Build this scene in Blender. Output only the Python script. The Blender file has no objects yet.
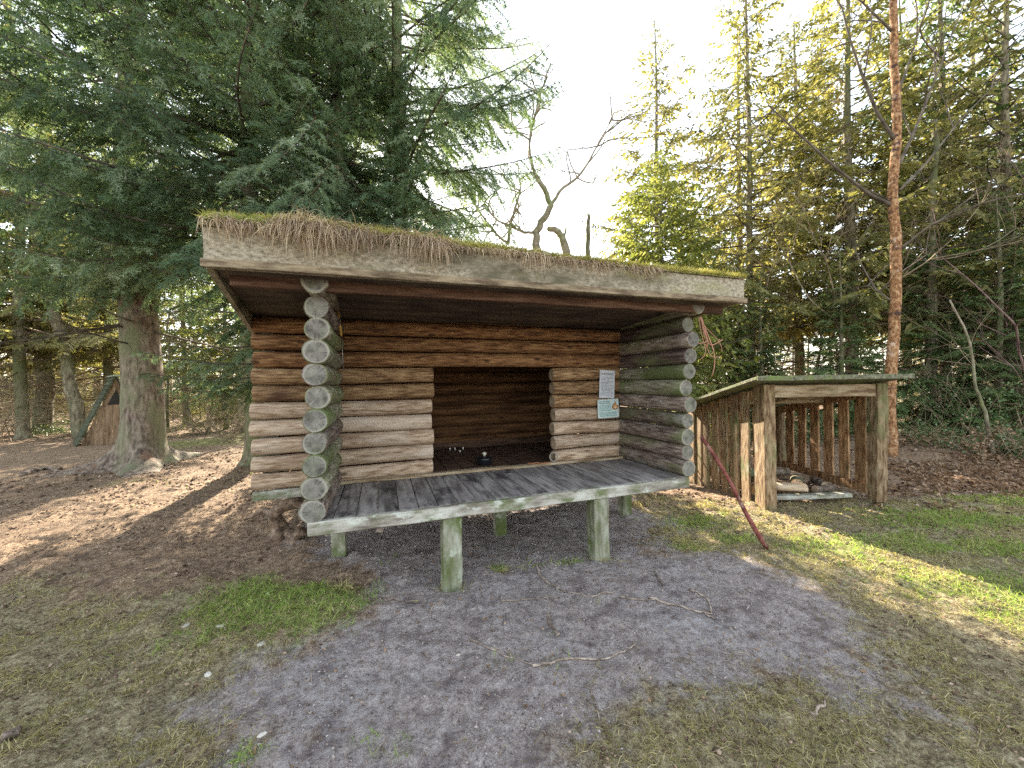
import bpy, bmesh, math, random
import numpy as np
from mathutils import Matrix, Vector
sc = bpy.context.scene
COL = sc.collection
R = math.radians
PI = math.pi

# ------------------------------------------------------------------ camera
F_, PITCH, ROLL, EYE = 378.96, -0.0034, -0.0156, 1.55
cp, sp_ = math.cos(PITCH), math.sin(PITCH)
cr, sr = math.cos(ROLL), math.sin(ROLL)
R0, FW, U0 = np.array([1., 0, 0]), np.array([0, cp, sp_]), np.array([0, -sp_, cp])
cam = bpy.data.cameras.new('camera'); camo = bpy.data.objects.new('camera', cam); COL.objects.link(camo)
cam.sensor_width = 36; cam.lens = F_ * 36 / 1024; cam.clip_start = 0.05; cam.clip_end = 500
RR = R0 * cr + U0 * sr; UU = -R0 * sr + U0 * cr
m = Matrix.Identity(4)
for i in range(3):
    m[i][0] = RR[i]; m[i][1] = UU[i]; m[i][2] = -FW[i]
m.translation = (0, 0, EYE); camo.matrix_world = m
sc.camera = camo


def ray(px, py):
    u, v = px - 512, py - 384
    u0, v0 = u * cr + v * sr, -u * sr + v * cr
    return R0 * u0 / F_ - U0 * v0 / F_ + FW


def gp(px, py, z=0.0):          # ground point under a place in the photograph
    d = ray(px, py); t = (z - EYE) / d[2]
    return np.array([0, 0, EYE]) + d * t


def ap(px, py, Y):              # point at depth Y
    d = ray(px, py)
    return np.array([0, 0, EYE]) + d * (Y / d[1])


# ------------------------------------------------------------------ world, sun
SUN_AZ, SUN_EL = -17.3, 25.0
w = bpy.data.worlds.new("World"); sc.world = w; w.use_nodes = True
nt = w.node_tree
sky = nt.nodes.new('ShaderNodeTexSky'); sky.sky_type = 'NISHITA'; sky.sun_disc = False
sky.sun_elevation = R(SUN_EL); sky.sun_rotation = R(SUN_AZ)
sky.air_density = 1.3; sky.dust_density = .5; sky.ozone_density = 1.0
hs_ = nt.nodes.new('ShaderNodeHueSaturation'); hs_.inputs['Saturation'].default_value = .55
gm_ = nt.nodes.new('ShaderNodeGamma'); gm_.inputs[1].default_value = .6   # thin high haze evens the sky out
nt.links.new(sky.outputs[0], gm_.inputs[0]); nt.links.new(gm_.outputs[0], hs_.inputs['Color']); nt.links.new(hs_.outputs[0], nt.nodes['Background'].inputs[0])
nt.nodes['Background'].inputs[1].default_value = 0.15
sl = bpy.data.lights.new('sun', 'SUN'); sl.energy = 3.9; sl.angle = R(0.6); sl.color = (1, .88, .70)
so = bpy.data.objects.new('sun', sl); COL.objects.link(so)
sd = Vector((math.sin(R(SUN_AZ)) * math.cos(R(SUN_EL)), math.cos(R(SUN_AZ)) * math.cos(R(SUN_EL)), math.sin(R(SUN_EL))))
so.rotation_euler = sd.to_track_quat('Z', 'Y').to_euler()
sc.view_settings.view_transform = 'Standard'; sc.view_settings.look = 'None'
sc.view_settings.exposure = 2.75; sc.view_settings.gamma = 1
sc.render.engine = 'CYCLES'
sc.cycles.max_bounces = 5; sc.cycles.diffuse_bounces = 3; sc.cycles.glossy_bounces = 2; sc.cycles.transmission_bounces = 4
sc.cycles.use_denoising = False; sc.cycles.sample_clamp_indirect = 6.0

# ------------------------------------------------------------------ numpy noise


def hash2(ix, iy, s):
    h = (ix.astype(np.int64) * 374761393 + iy.astype(np.int64) * 668265263 + s * 982451653) & 0xFFFFFFFF
    h = ((h ^ (h >> 13)) * 1274126177) & 0xFFFFFFFF
    return ((h ^ (h >> 16)) & 0xFFFF) / 65535.0


def vnoise(x, y, s=0):
    xi, yi = np.floor(x), np.floor(y); fx, fy = x - xi, y - yi
    fx = fx * fx * (3 - 2 * fx); fy = fy * fy * (3 - 2 * fy)
    a, b = hash2(xi, yi, s), hash2(xi + 1, yi, s); c, d = hash2(xi, yi + 1, s), hash2(xi + 1, yi + 1, s)
    return (a + (b - a) * fx) * (1 - fy) + (c + (d - c) * fx) * fy


def fbm(x, y, s=0, o=4):
    t = 0; a = .5; n = 0
    for k in range(o):
        t = t + a * vnoise(x, y, s + k * 7); n += a; x = x * 2.03 + 5.1; y = y * 2.03 + 3.7; a *= .5
    return t / n


# ------------------------------------------------------------------ materials
MC = {}


def newmat(name):
    m = bpy.data.materials.new(name); m.use_nodes = True
    t = m.node_tree; b = t.nodes['Principled BSDF']
    return m, t, b


def N(t, ty, **k):
    n = t.nodes.new(ty)
    for a, v in k.items():
        setattr(n, a, v)
    return n


def rgb(c): return (c[0], c[1], c[2], 1)


def ramp(t, src, stops):
    r = N(t, 'ShaderNodeValToRGB'); e = r.color_ramp.elements
    while len(e) < len(stops): e.new(.5)
    for q, (p, c) in zip(e, stops):
        q.position = p; q.color = rgb(c) if not isinstance(c, (int, float)) else (c, c, c, 1)
    t.links.new(src, r.inputs[0]); return r.outputs[0]


def mixc(t, fac, a, b, bl='MIX'):
    x = N(t, 'ShaderNodeMix', data_type='RGBA', blend_type=bl)
    for sck, v in ((x.inputs[0], fac), (x.inputs[6], a), (x.inputs[7], b)):
        if hasattr(v, 'links'): t.links.new(v, sck)
        elif isinstance(v, (int, float)): sck.default_value = v
        else: sck.default_value = rgb(v)
    return x.outputs[2]


def mth(t, op, a, b=0.0, clamp=False):
    x = N(t, 'ShaderNodeMath', operation=op, use_clamp=clamp)
    for sck, v in ((x.inputs[0], a), (x.inputs[1], b)):
        if hasattr(v, 'links'): t.links.new(v, sck)
        else: sck.default_value = v
    return x.outputs[0]


def coords(t, stretch=(1, 1, 1), rnd=True):
    tc = N(t, 'ShaderNodeTexCoord'); mp = N(t, 'ShaderNodeMapping'); mp.inputs['Scale'].default_value = stretch
    if rnd:
        oi = N(t, 'ShaderNodeObjectInfo'); ad = N(t, 'ShaderNodeVectorMath', operation='ADD')
        ml = mth(t, 'MULTIPLY', oi.outputs['Random'], 37.0)
        t.links.new(tc.outputs['Object'], ad.inputs[0]); t.links.new(ml, ad.inputs[1])
        t.links.new(ad.outputs[0], mp.inputs[0])
    else:
        t.links.new(tc.outputs['Object'], mp.inputs[0])
    return mp.outputs[0]


def noise(t, vec, scale, det=5, rough=.6, dist=0):
    n = N(t, 'ShaderNodeTexNoise'); n.inputs['Scale'].default_value = scale; n.inputs['Detail'].default_value = det
    n.inputs['Roughness'].default_value = rough; n.inputs['Distortion'].default_value = dist
    t.links.new(vec, n.inputs['Vector']); return n.outputs['Fac']


def surf(name, cols, stretch=(1, 1, 1), scale=10, patches=(), bump=.3, bscale=None, rough=.85, rnd=.25, dist=0, knots=None, spec=.25):
    """grainy surface: colour ramp over a stretched noise, then patches of other colours"""
    if name in MC: return MC[name]
    m, t, b = newmat(name)
    v = coords(t, stretch); n1 = noise(t, v, scale, 7, .62, dist)
    k = len(cols)
    c = ramp(t, n1, [(.36 + .28 * i / (k - 1), cc) for i, cc in enumerate(cols)])
    hgt = n1
    for (pc, ps, lo, hi, pst) in patches:
        pv = coords(t, pst); pn = noise(t, pv, ps, 5, .65)
        f = ramp(t, pn, [(lo, 0.0), (hi, 1.0)])
        c = mixc(t, f, c, pc)
    if knots:
        kv = coords(t, (1.0, 2.2, 2.2) if knots == 'x' else (2.2, 1.0, 2.2))
        vo = N(t, 'ShaderNodeTexVoronoi'); vo.inputs['Scale'].default_value = 3.1; t.links.new(kv, vo.inputs['Vector'])
        kf = ramp(t, vo.outputs['Distance'], [(.09, 1.0), (.15, 0.0)])
        c = mixc(t, mth(t, 'MULTIPLY', kf, .75), c, [x * .3 for x in cols[0]])
    if rnd:
        oi = N(t, 'ShaderNodeObjectInfo'); hs = N(t, 'ShaderNodeHueSaturation')
        r2 = mth(t, 'ADD', mth(t, 'MULTIPLY', oi.outputs['Random'], 2 * rnd), 1 - rnd)
        t.links.new(r2, hs.inputs['Value']); t.links.new(c, hs.inputs['Color']); c = hs.outputs[0]
    t.links.new(c, b.inputs['Base Color']); b.inputs['Roughness'].default_value = rough
    b.inputs['Specular IOR Level'].default_value = spec
    if bump:
        n2 = noise(t, v, bscale or scale * 1.7, 8, .7)
        bp = N(t, 'ShaderNodeBump'); bp.inputs['Strength'].default_value = bump; bp.inputs['Distance'].default_value = .02
        t.links.new(mth(t, 'ADD', n2, mth(t, 'MULTIPLY', hgt, .7)), bp.inputs['Height']); t.links.new(bp.outputs[0], b.inputs['Normal'])
    MC[name] = m; return m


def tintmat(name, cols, transl=.35, rough=.6, spec=.2, rnd=.12):
    """blades, needles and leaves: the colour comes from a per-face tint"""
    if name in MC: return MC[name]
    m, t, b = newmat(name)
    at = N(t, 'ShaderNodeAttribute', attribute_name='tint')
    k = len(cols); c = ramp(t, at.outputs['Fac'], [(i / (k - 1), cc) for i, cc in enumerate(cols)])
    oi = N(t, 'ShaderNodeObjectInfo'); hs = N(t, 'ShaderNodeHueSaturation')
    t.links.new(mth(t, 'ADD', mth(t, 'MULTIPLY', oi.outputs['Random'], 2 * rnd), 1 - rnd), hs.inputs['Value'])
    t.links.new(c, hs.inputs['Color']); c = hs.outputs[0]
    t.links.new(c, b.inputs['Base Color']); b.inputs['Roughness'].default_value = rough
    b.inputs['Specular IOR Level'].default_value = spec
    if transl:
        tr = N(t, 'ShaderNodeBsdfTranslucent'); mx = N(t, 'ShaderNodeMixShader'); mx.inputs[0].default_value = transl
        br = mixc(t, 1.0, c, (1.5, 1.45, .8), 'MULTIPLY'); t.links.new(br, tr.inputs[0])
        t.links.new(b.outputs[0], mx.inputs[1]); t.links.new(tr.outputs[0], mx.inputs[2])
        t.links.new(mx.outputs[0], t.nodes['Material Output'].inputs[0])
    MC[name] = m; return m


def plain(name, c, rough=.5, metal=0, bump=0):
    if name in MC: return MC[name]
    m, t, b = newmat(name)
    n = noise(t, coords(t), 30, 4)
    t.links.new(ramp(t, n, [(.3, [x * .75 for x in c]), (.7, c)]), b.inputs['Base Color'])
    b.inputs['Roughness'].default_value = rough; b.inputs['Metallic'].default_value = metal
    MC[name] = m; return m


def endgrain(name, base, dark):
    if name in MC: return MC[name]
    m, t, b = newmat(name)
    tc = N(t, 'ShaderNodeTexCoord'); sx = N(t, 'ShaderNodeSeparateXYZ'); t.links.new(tc.outputs['Object'], sx.inputs[0])
    y, z = sx.outputs['Y'], sx.outputs['Z']
    v = coords(t); nz = noise(t, v, 14, 5)
    r = mth(t, 'SQRT', mth(t, 'ADD', mth(t, 'MULTIPLY', y, y), mth(t, 'MULTIPLY', z, z)))
    rr = mth(t, 'ADD', r, mth(t, 'MULTIPLY', nz, .03))
    ring = mth(t, 'SINE', mth(t, 'MULTIPLY', rr, 620.0))
    c = ramp(t, nz, [(.3, dark), (.5, base), (.68, [min(1, q * 1.45) for q in base])])
    c = mixc(t, mth(t, 'MULTIPLY', ramp(t, ring, [(.2, 0.0), (.9, 1.0)]), .35), c, dark)
    ang = mth(t, 'ARCTAN2', z, y)
    oi = N(t, 'ShaderNodeObjectInfo')
    an = mth(t, 'ADD', mth(t, 'MULTIPLY', ang, 3.0), mth(t, 'MULTIPLY', oi.outputs['Random'], 40.0))
    crn = N(t, 'ShaderNodeTexNoise', noise_dimensions='1D'); crn.inputs['Scale'].default_value = 2.2; t.links.new(an, crn.inputs['W'])
    cf = mth(t, 'MULTIPLY', ramp(t, crn.outputs['Fac'], [(.62, 0.0), (.68, 1.0)]), ramp(t, r, [(.005, 0.0), (.03, 1.0)]))
    c = mixc(t, mth(t, 'MULTIPLY', cf, .7), c, [q * .35 for q in dark])
    gr = ramp(t, noise(t, v, 5, 4), [(.48, 0.0), (.62, 1.0)])
    c = mixc(t, mth(t, 'MULTIPLY', gr, .3), c, (.14, .17, .09))
    c = mixc(t, mth(t, 'MULTIPLY', ramp(t, r, [(.066, 0.0), (.073, 1.0)]), .6), c, [min(1, q * 1.9) for q in base])
    t.links.new(c, b.inputs['Base Color']); b.inputs['Roughness'].default_value = .9; b.inputs['Specular IOR Level'].default_value = .2
    bp = N(t, 'ShaderNodeBump'); bp.inputs['Strength'].default_value = .35; bp.inputs['Distance'].default_value = .006
    t.links.new(mth(t, 'ADD', nz, mth(t, 'MULTIPLY', ring, .12)), bp.inputs['Height']); t.links.new(bp.outputs[0], b.inputs['Normal'])
    MC[name] = m; return m


X1 = (.12, 1, 1)
GREEN = (.13, .16, .06); LICH = (.42, .45, .38)
m_side = surf('weathered_side_log', [(.06, .04, .035), (.18, .135, .11), (.31, .26, .21)], (.14, 1, 1), 44,
              [((.15, .17, .075), 2.6, .5, .66, (.35, 1, 1)), ((.34, .33, .29), 9, .58, .72, (.3, 1, 1))], .5, rnd=.3)
m_sidel = surf('green_grey_side_log', [(.12, .095, .07), (.25, .235, .165), (.38, .37, .28)], (.14, 1, 1), 44,
              [((.13, .16, .06), 2.6, .45, .6, (.35, 1, 1)), ((.38, .37, .31), 9, .58, .72, (.3, 1, 1)), ((.09, .06, .05), 5, .56, .68, (.2, 1, 1))], .5, rnd=.2)
m_sided = surf('dark_side_log', [(.03, .018, .018), (.075, .05, .045), (.14, .11, .09)], (.1, 1, 1), 30, [((.12, .14, .06), 2.6, .54, .7, (.35, 1, 1))], .5, rnd=.2)
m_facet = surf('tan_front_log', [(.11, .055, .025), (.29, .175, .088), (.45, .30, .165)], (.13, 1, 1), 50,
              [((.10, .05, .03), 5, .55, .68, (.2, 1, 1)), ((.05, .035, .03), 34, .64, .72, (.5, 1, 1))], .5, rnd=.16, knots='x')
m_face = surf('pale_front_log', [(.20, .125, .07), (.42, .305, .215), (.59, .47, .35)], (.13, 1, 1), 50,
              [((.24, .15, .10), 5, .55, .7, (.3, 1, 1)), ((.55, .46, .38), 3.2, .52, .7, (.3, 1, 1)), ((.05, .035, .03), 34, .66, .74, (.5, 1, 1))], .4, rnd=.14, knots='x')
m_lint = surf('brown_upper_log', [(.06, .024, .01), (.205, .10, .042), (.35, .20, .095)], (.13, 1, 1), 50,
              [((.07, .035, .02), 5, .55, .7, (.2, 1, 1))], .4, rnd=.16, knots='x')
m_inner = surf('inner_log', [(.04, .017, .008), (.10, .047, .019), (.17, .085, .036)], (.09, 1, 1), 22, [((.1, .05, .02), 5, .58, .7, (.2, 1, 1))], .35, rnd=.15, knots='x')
m_end = endgrain('grey_log_end', (.205, .195, .17), (.075, .068, .06))
m_endp = endgrain('pale_log_end', (.40, .30, .21), (.20, .13, .08))
m_deck = surf('deck_plank', [(.12, .105, .10), (.235, .21, .20), (.35, .325, .305)], (1, .12, 1), 20,
              [((.06, .05, .05), 4.5, .55, .68, (1, .5, 1)), ((.15, .17, .09), 3, .6, .74, (1, .6, 1)), ((.36, .36, .33), 9, .64, .76, (1, .4, 1))], .35, rnd=.22, rough=.75)
m_dbeam = surf('lichen_edge_board', [(.13, .11, .09), (.31, .29, .245), (.46, .45, .40)], (.2, 1, 1), 16,
               [((.13, .15, .07), 7, .5, .64, (.5, 1, 1)), ((.50, .52, .46), 12, .56, .68, (.5, 1, 1)), ((.10, .07, .06), 9, .6, .72, (.5, 1, 1))], .4, rnd=.1)
m_post = surf('mossy_post', [(.13, .12, .08), (.26, .26, .19), (.38, .39, .32)], (1, 1, .2), 16,
              [((.10, .13, .04), 4, .46, .62, (1, 1, .7)), ((.45, .48, .40), 14, .58, .7, (1, 1, .6))], .5, rnd=.12)
m_fascia = surf('concrete_grey_fascia', [(.19, .16, .115), (.35, .305, .225), (.49, .44, .34)], (.6, 1, 1), 46,
                [((.13, .115, .075), 2.2, .5, .66, (.6, 1, 1.5)), ((.09, .065, .05), 30, .62, .72, (.5, 1, 1)), ((.27, .26, .12), 3.4, .56, .7, (.5, 1, 1))], .5, rnd=.05)
m_trim = surf('brown_trim', [(.10, .07, .045), (.22, .17, .11), (.33, .27, .18)], (.2, 1, 1), 30, [], .4, rnd=.05)
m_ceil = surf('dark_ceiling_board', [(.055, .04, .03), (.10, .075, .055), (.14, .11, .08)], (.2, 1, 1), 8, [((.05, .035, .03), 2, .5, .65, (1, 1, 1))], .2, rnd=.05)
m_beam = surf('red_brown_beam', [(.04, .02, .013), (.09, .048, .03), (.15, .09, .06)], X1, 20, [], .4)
m_shed = surf('shed_plank', [(.085, .05, .027), (.215, .145, .082), (.33, .25, .16)], (1, 1, .2), 34,
              [((.12, .14, .055), 3.0, .54, .7, (1, 1, .7)), ((.34, .32, .26), 8, .6, .74, (1, 1, .4))], .4, rnd=.2)
m_shedin = surf('shed_inner_plank', [(.13, .065, .03), (.32, .18, .09), (.46, .29, .16)], (1, 1, .2), 30, [((.1, .1, .05), 4, .58, .72, (1, 1, .6))], .35, rnd=.2)
m_shedx = surf('shed_rail', [(.14, .09, .05), (.33, .25, .16), (.46, .38, .28)], (.14, 1, 1), 20, [((.16, .15, .08), 5, .55, .7, (.4, 1, 1))], .4, rnd=.12)
m_felt = surf('green_grey_roofing', [(.07, .07, .04), (.14, .14, .09), (.24, .235, .165)], (1, 1, 1), 30, [((.15, .2, .06), 4, .5, .64, (1, 1, 1))], .4, rnd=0)
m_bark = surf('spruce_bark', [(.07, .05, .04), (.20, .155, .12), (.34, .28, .225)], (1, 1, .35), 16,
              [((.19, .20, .11), 1.3, .47, .64, (1, 1, .5)), ((.24, .13, .085), 1.1, .56, .66, (1, 1, .6))], 1.0, rnd=.1)
m_barkg = surf('olive_bark', [(.09, .075, .05), (.20, .175, .12), (.32, .29, .20)], (1, 1, .35), 14, [((.13, .15, .07), 1.2, .45, .62, (1, 1, .5))], .9, rnd=.15)
m_orange = surf('peeling_orange_bark', [(.11, .05, .022), (.33, .165, .075), (.52, .34, .19)], (1, 1, .7), 24,
                [((.07, .04, .032), 3.3, .56, .64, (1, 1, 1.4)), ((.62, .45, .33), 7, .6, .68, (1, 1, .8))], .9, rnd=0)
m_twig = surf('dead_twig', [(.12, .085, .055), (.26, .195, .13), (.38, .31, .21)], (1, 1, 1), 4, [((.20, .21, .12), 1.5, .5, .7, (1, 1, 1))], 0, rnd=.2)
m_twigd = surf('dark_limb', [(.05, .04, .032), (.105, .085, .065), (.16, .135, .1)], (1, 1, 1), 4, [], 0, rnd=.2)
m_twigp = surf('purple_twig', [(.12, .07, .065), (.22, .14, .125), (.3, .2, .17)], (1, 1, 1), 4, [], 0, rnd=.1)
f_blue = tintmat('blue_green_needles', [(.045, .072, .04), (.10, .165, .09), (.185, .265, .155), (.32, .39, .27)], .36)
f_dark = tintmat('dark_green_needles', [(.03, .052, .02), (.07, .115, .04), (.125, .18, .07), (.21, .26, .12)], .33)
f_olive = tintmat('olive_needles', [(.075, .075, .03), (.15, .155, .058), (.235, .23, .095), (.36, .33, .16)], .38)
f_yel = tintmat('yellow_green_needles', [(.07, .085, .025), (.14, .17, .045), (.22, .255, .08), (.35, .36, .15)], .38)
f_leaf = tintmat('bramble_leaf', [(.04, .08, .03), (.085, .16, .06), (.15, .23, .10), (.26, .33, .19)], .3, rough=.45, spec=.4)
f_grass = tintmat('green_blades', [(.11, .17, .035), (.21, .33, .065), (.33, .45, .11), (.60, .55, .29)], .4)
f_straw = tintmat('straw_blades', [(.13, .115, .045), (.30, .275, .115), (.49, .435, .22), (.72, .64, .42)], .35)
f_thatch = tintmat('hanging_dead_grass', [(.10, .065, .045), (.30, .22, .16), (.50, .40, .29), (.74, .64, .47)], .3)
f_moss = tintmat('moss_tufts', [(.15, .14, .045), (.26, .25, .07), (.38, .35, .11), (.54, .47, .22)], .35)
f_litt = tintmat('needle_litter', [(.055, .035, .025), (.17, .11, .075), (.33, .23, .16), (.55, .43, .33)], 0, rough=.9)
f_leafb = tintmat('brown_leaf_litter', [(.08, .045, .025), (.20, .12, .07), (.33, .22, .14), (.50, .38, .27)], .1, rough=.8)

# ------------------------------------------------------------------ objects


def link(o, parent=None):
    COL.objects.link(o)
    if parent is not None: o.parent = parent
    return o


def tag(o, label=None, cat=None, group=None, kind=None):
    if label: o['label'] = label
    if cat: o['category'] = cat
    if group: o['group'] = group
    if kind: o['kind'] = kind
    return o


def empty(name, loc=(0, 0, 0), rz=0, parent=None):
    o = bpy.data.objects.new(name, None); o.location = loc; o.rotation_euler.z = rz; o.empty_display_size = .2
    return link(o, parent)


def npmesh(name, V, F, mats, tint=None, smooth=False):
    """V (n,3), F (m,k) one k for all faces"""
    me = bpy.data.meshes.new(name); V = np.asarray(V, np.float32); F = np.asarray(F, np.int32); k = F.shape[1]
    me.vertices.add(len(V)); me.vertices.foreach_set('co', V.ravel())
    me.loops.add(F.size); me.loops.foreach_set('vertex_index', F.ravel())
    me.polygons.add(len(F)); me.polygons.foreach_set('loop_start', np.arange(0, F.size, k, dtype=np.int32))
    me.polygons.foreach_set('loop_total', np.full(len(F), k, np.int32))
    if smooth: me.polygons.foreach_set('use_smooth', np.ones(len(F), bool))
    if tint is not None:
        a = me.attributes.new('tint', 'FLOAT', 'FACE'); a.data.foreach_set('value', np.asarray(tint, np.float32))
    me.update(calc_edges=True)
    for m in (mats if isinstance(mats, list) else [mats]): me.materials.append(m)
    return me


def nobj(name, V, F, mats, parent=None, tint=None, smooth=False, loc=None):
    o = bpy.data.objects.new(name, npmesh(name, V, F, mats, tint, smooth))
    if loc is not None: o.location = loc
    return link(o, parent)


def trio(name, T, tint, mat, parent=None):
    T = np.asarray(T); n = len(T)
    return nobj(name, T.reshape(-1, 3), np.arange(n * 3).reshape(n, 3), mat, parent, tint)


def board(name, size, loc, mat, parent=None, rot=(0, 0, 0), bev=.004, jit=.003, seg=5, seed=0):
    """sawn timber: box centred at loc with slightly uneven bevelled edges"""
    rn = random.Random(hash((round(loc[0], 3), round(loc[1], 3), round(loc[2], 3), seed)) & 0xffff)
    sx, sy, sz = size; ax = max(range(3), key=lambda i: size[i])
    bm = bmesh.new(); bmesh.ops.create_cube(bm, size=1)
    es = [e for e in bm.edges if abs((e.verts[0].co - e.verts[1].co)[ax]) > .5]
    bmesh.ops.subdivide_edges(bm, edges=es, cuts=seg, use_grid_fill=True)
    off = {}
    for v in bm.verts:
        k = round(v.co[ax], 3)
        if k not in off: off[k] = [rn.uniform(-jit, jit) for _ in range(3)]
        c = [v.co[0] * sx, v.co[1] * sy, v.co[2] * sz]
        for i in range(3):
            if i != ax: c[i] += off[k][i] + rn.uniform(-jit, jit) * .5
            else: c[i] += rn.uniform(-jit, jit) * .5
        v.co = c
    bmesh.ops.bevel(bm, geom=[e for e in bm.edges if e.calc_face_angle(0) > .8], offset=bev, segments=1, affect='EDGES')
    me = bpy.data.meshes.new(name); bm.to_mesh(me); bm.free(); me.materials.append(mat)
    o = bpy.data.objects.new(name, me); o.location = loc; o.rotation_euler = rot
    return link(o, parent)


def tube(P, rad, n=8, cap=True, wob=0, seed=0):
    """swept tube; returns V,F(quads)"""
    P = np.asarray(P, float); rad = np.broadcast_to(np.asarray(rad, float), (len(P),)); rng = np.random.RandomState(seed)
    T = np.gradient(P, axis=0); T /= np.linalg.norm(T, axis=1)[:, None] + 1e-9
    ref = np.array([0, 0, 1.]) if abs(T[0][2]) < .9 else np.array([1., 0, 0])
    V = []; a = np.arange(n) * 2 * PI / n
    A = np.cross(T[0], ref); A /= np.linalg.norm(A)
    for i in range(len(P)):
        A = A - T[i] * A.dot(T[i]); A /= np.linalg.norm(A) + 1e-9; B = np.cross(T[i], A)
        r = rad[i] * (1 + (rng.uniform(-wob, wob, n) if wob else 0))
        V.append(P[i] + np.outer(np.cos(a) * r, A) + np.outer(np.sin(a) * r, B))
    k = len(P); V = np.vstack(V); F = []
    for i in range(k - 1):
        for j in range(n):
            F.append((i * n + j, i * n + (j + 1) % n, (i + 1) * n + (j + 1) % n, (i + 1) * n + j))
    if cap:
        V = np.vstack([V, P[0], P[-1]])
        for j in range(n):
            F.append((k * n, (j + 1) % n, j, k * n)); F.append((k * n + 1, (k - 1) * n + j, (k - 1) * n + (j + 1) % n, k * n + 1))
    return V, F


def meshq(name, parts, mat, parent=None, smooth=True, loc=None):
    """join V,F lists (F quads, degenerate quads become triangles)"""
    bV = []; bF = []; o = 0
    for V, F in parts:
        bV.append(V); bF += [tuple(q + o for q in f) for f in F]; o += len(V)
    me = bpy.data.meshes.new(name)
    fs = [f[:3] if len(f) == 4 and f[3] == f[0] else f for f in bF]
    me.from_pydata(np.vstack(bV).tolist(), [], fs); me.materials.append(mat)
    if smooth: me.polygons.foreach_set('use_smooth', [True] * len(me.polygons))
    me.update()
    ob = bpy.data.objects.new(name, me)
    if loc is not None: ob.location = loc
    return link(ob, parent)


def segs_mesh(S):
    """S (n,8): p0 p1 r0 r1 -> three sided twigs V,F"""
    S = np.asarray(S, float); P0, P1, r0, r1 = S[:, :3], S[:, 3:6], S[:, 6], S[:, 7]
    D = P1 - P0; D /= np.linalg.norm(D, axis=1)[:, None] + 1e-9
    ref = np.where(np.abs(D[:, 2:3]) < .9, np.array([[0, 0, 1.]]), np.array([[1., 0, 0]]))
    A = np.cross(D, ref); A /= np.linalg.norm(A, axis=1)[:, None] + 1e-9; B = np.cross(D, A)
    V = np.zeros((len(S), 6, 3))
    for j in range(3):
        c, s = math.cos(j * 2.094), math.sin(j * 2.094); q = A * c + B * s
        V[:, j] = P0 + q * r0[:, None]; V[:, 3 + j] = P1 + q * r1[:, None]
    b = np.arange(len(S))[:, None, None] * 6
    F = (b + np.array([[[0, 1, 4, 3], [1, 2, 5, 4], [2, 0, 3, 5]]])).reshape(-1, 4)
    return V.reshape(-1, 3), F


def blades(P, D, L, W, grav, nseg=3, rng=None):
    """ribbons: base P, start direction D, returns V (quads),F and blade index"""
    n = len(P); D = D / (np.linalg.norm(D, axis=1)[:, None] + 1e-9)
    side = np.cross(D, rng.normal(size=(n, 3))); side /= np.linalg.norm(side, axis=1)[:, None] + 1e-9
    V = np.zeros((n, nseg + 1, 2, 3)); p = P.copy(); d = D.copy()
    for i in range(nseg + 1):
        wd = W * (1 - .85 * (i / nseg) ** 1.3)
        V[:, i, 0] = p - side * wd[:, None] / 2; V[:, i, 1] = p + side * wd[:, None] / 2
        p = p + d * (L / nseg)[:, None]; d = d + np.array([0, 0, -1.]) * np.asarray(grav)[:, None] / nseg
        d /= np.linalg.norm(d, axis=1)[:, None] + 1e-9
    b = np.arange(n)[:, None, None] * (nseg + 1) * 2
    q = np.array([[[2 * i, 2 * i + 1, 2 * i + 3, 2 * i + 2] for i in range(nseg)]])
    return V.reshape(-1, 3), (b + q).reshape(-1, 4), nseg


# ------------------------------------------------------------------ ground
def poly_g(pts): return np.array([gp(*p)[:2] for p in pts])


def sdist(x, y, poly):
    d = np.full(x.shape, 1e9); inside = np.zeros(x.shape, bool); n = len(poly)
    for i in range(n):
        ax, ay = poly[i]; bx, by = poly[(i + 1) % n]; ex, ey = bx - ax, by - ay
        t = np.clip(((x - ax) * ex + (y - ay) * ey) / (ex * ex + ey * ey + 1e-9), 0, 1)
        d = np.minimum(d, np.hypot(x - ax - t * ex, y - ay - t * ey))
        c = ((ay > y) != (by > y)) & (x < (bx - ax) * (y - ay) / (by - ay + 1e-12) + ax)
        inside ^= c
    return np.where(inside, d, -d)


def smooth(a, lo, hi):
    t = np.clip((a - lo) / (hi - lo), 0, 1); return t * t * (3 - 2 * t)


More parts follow.
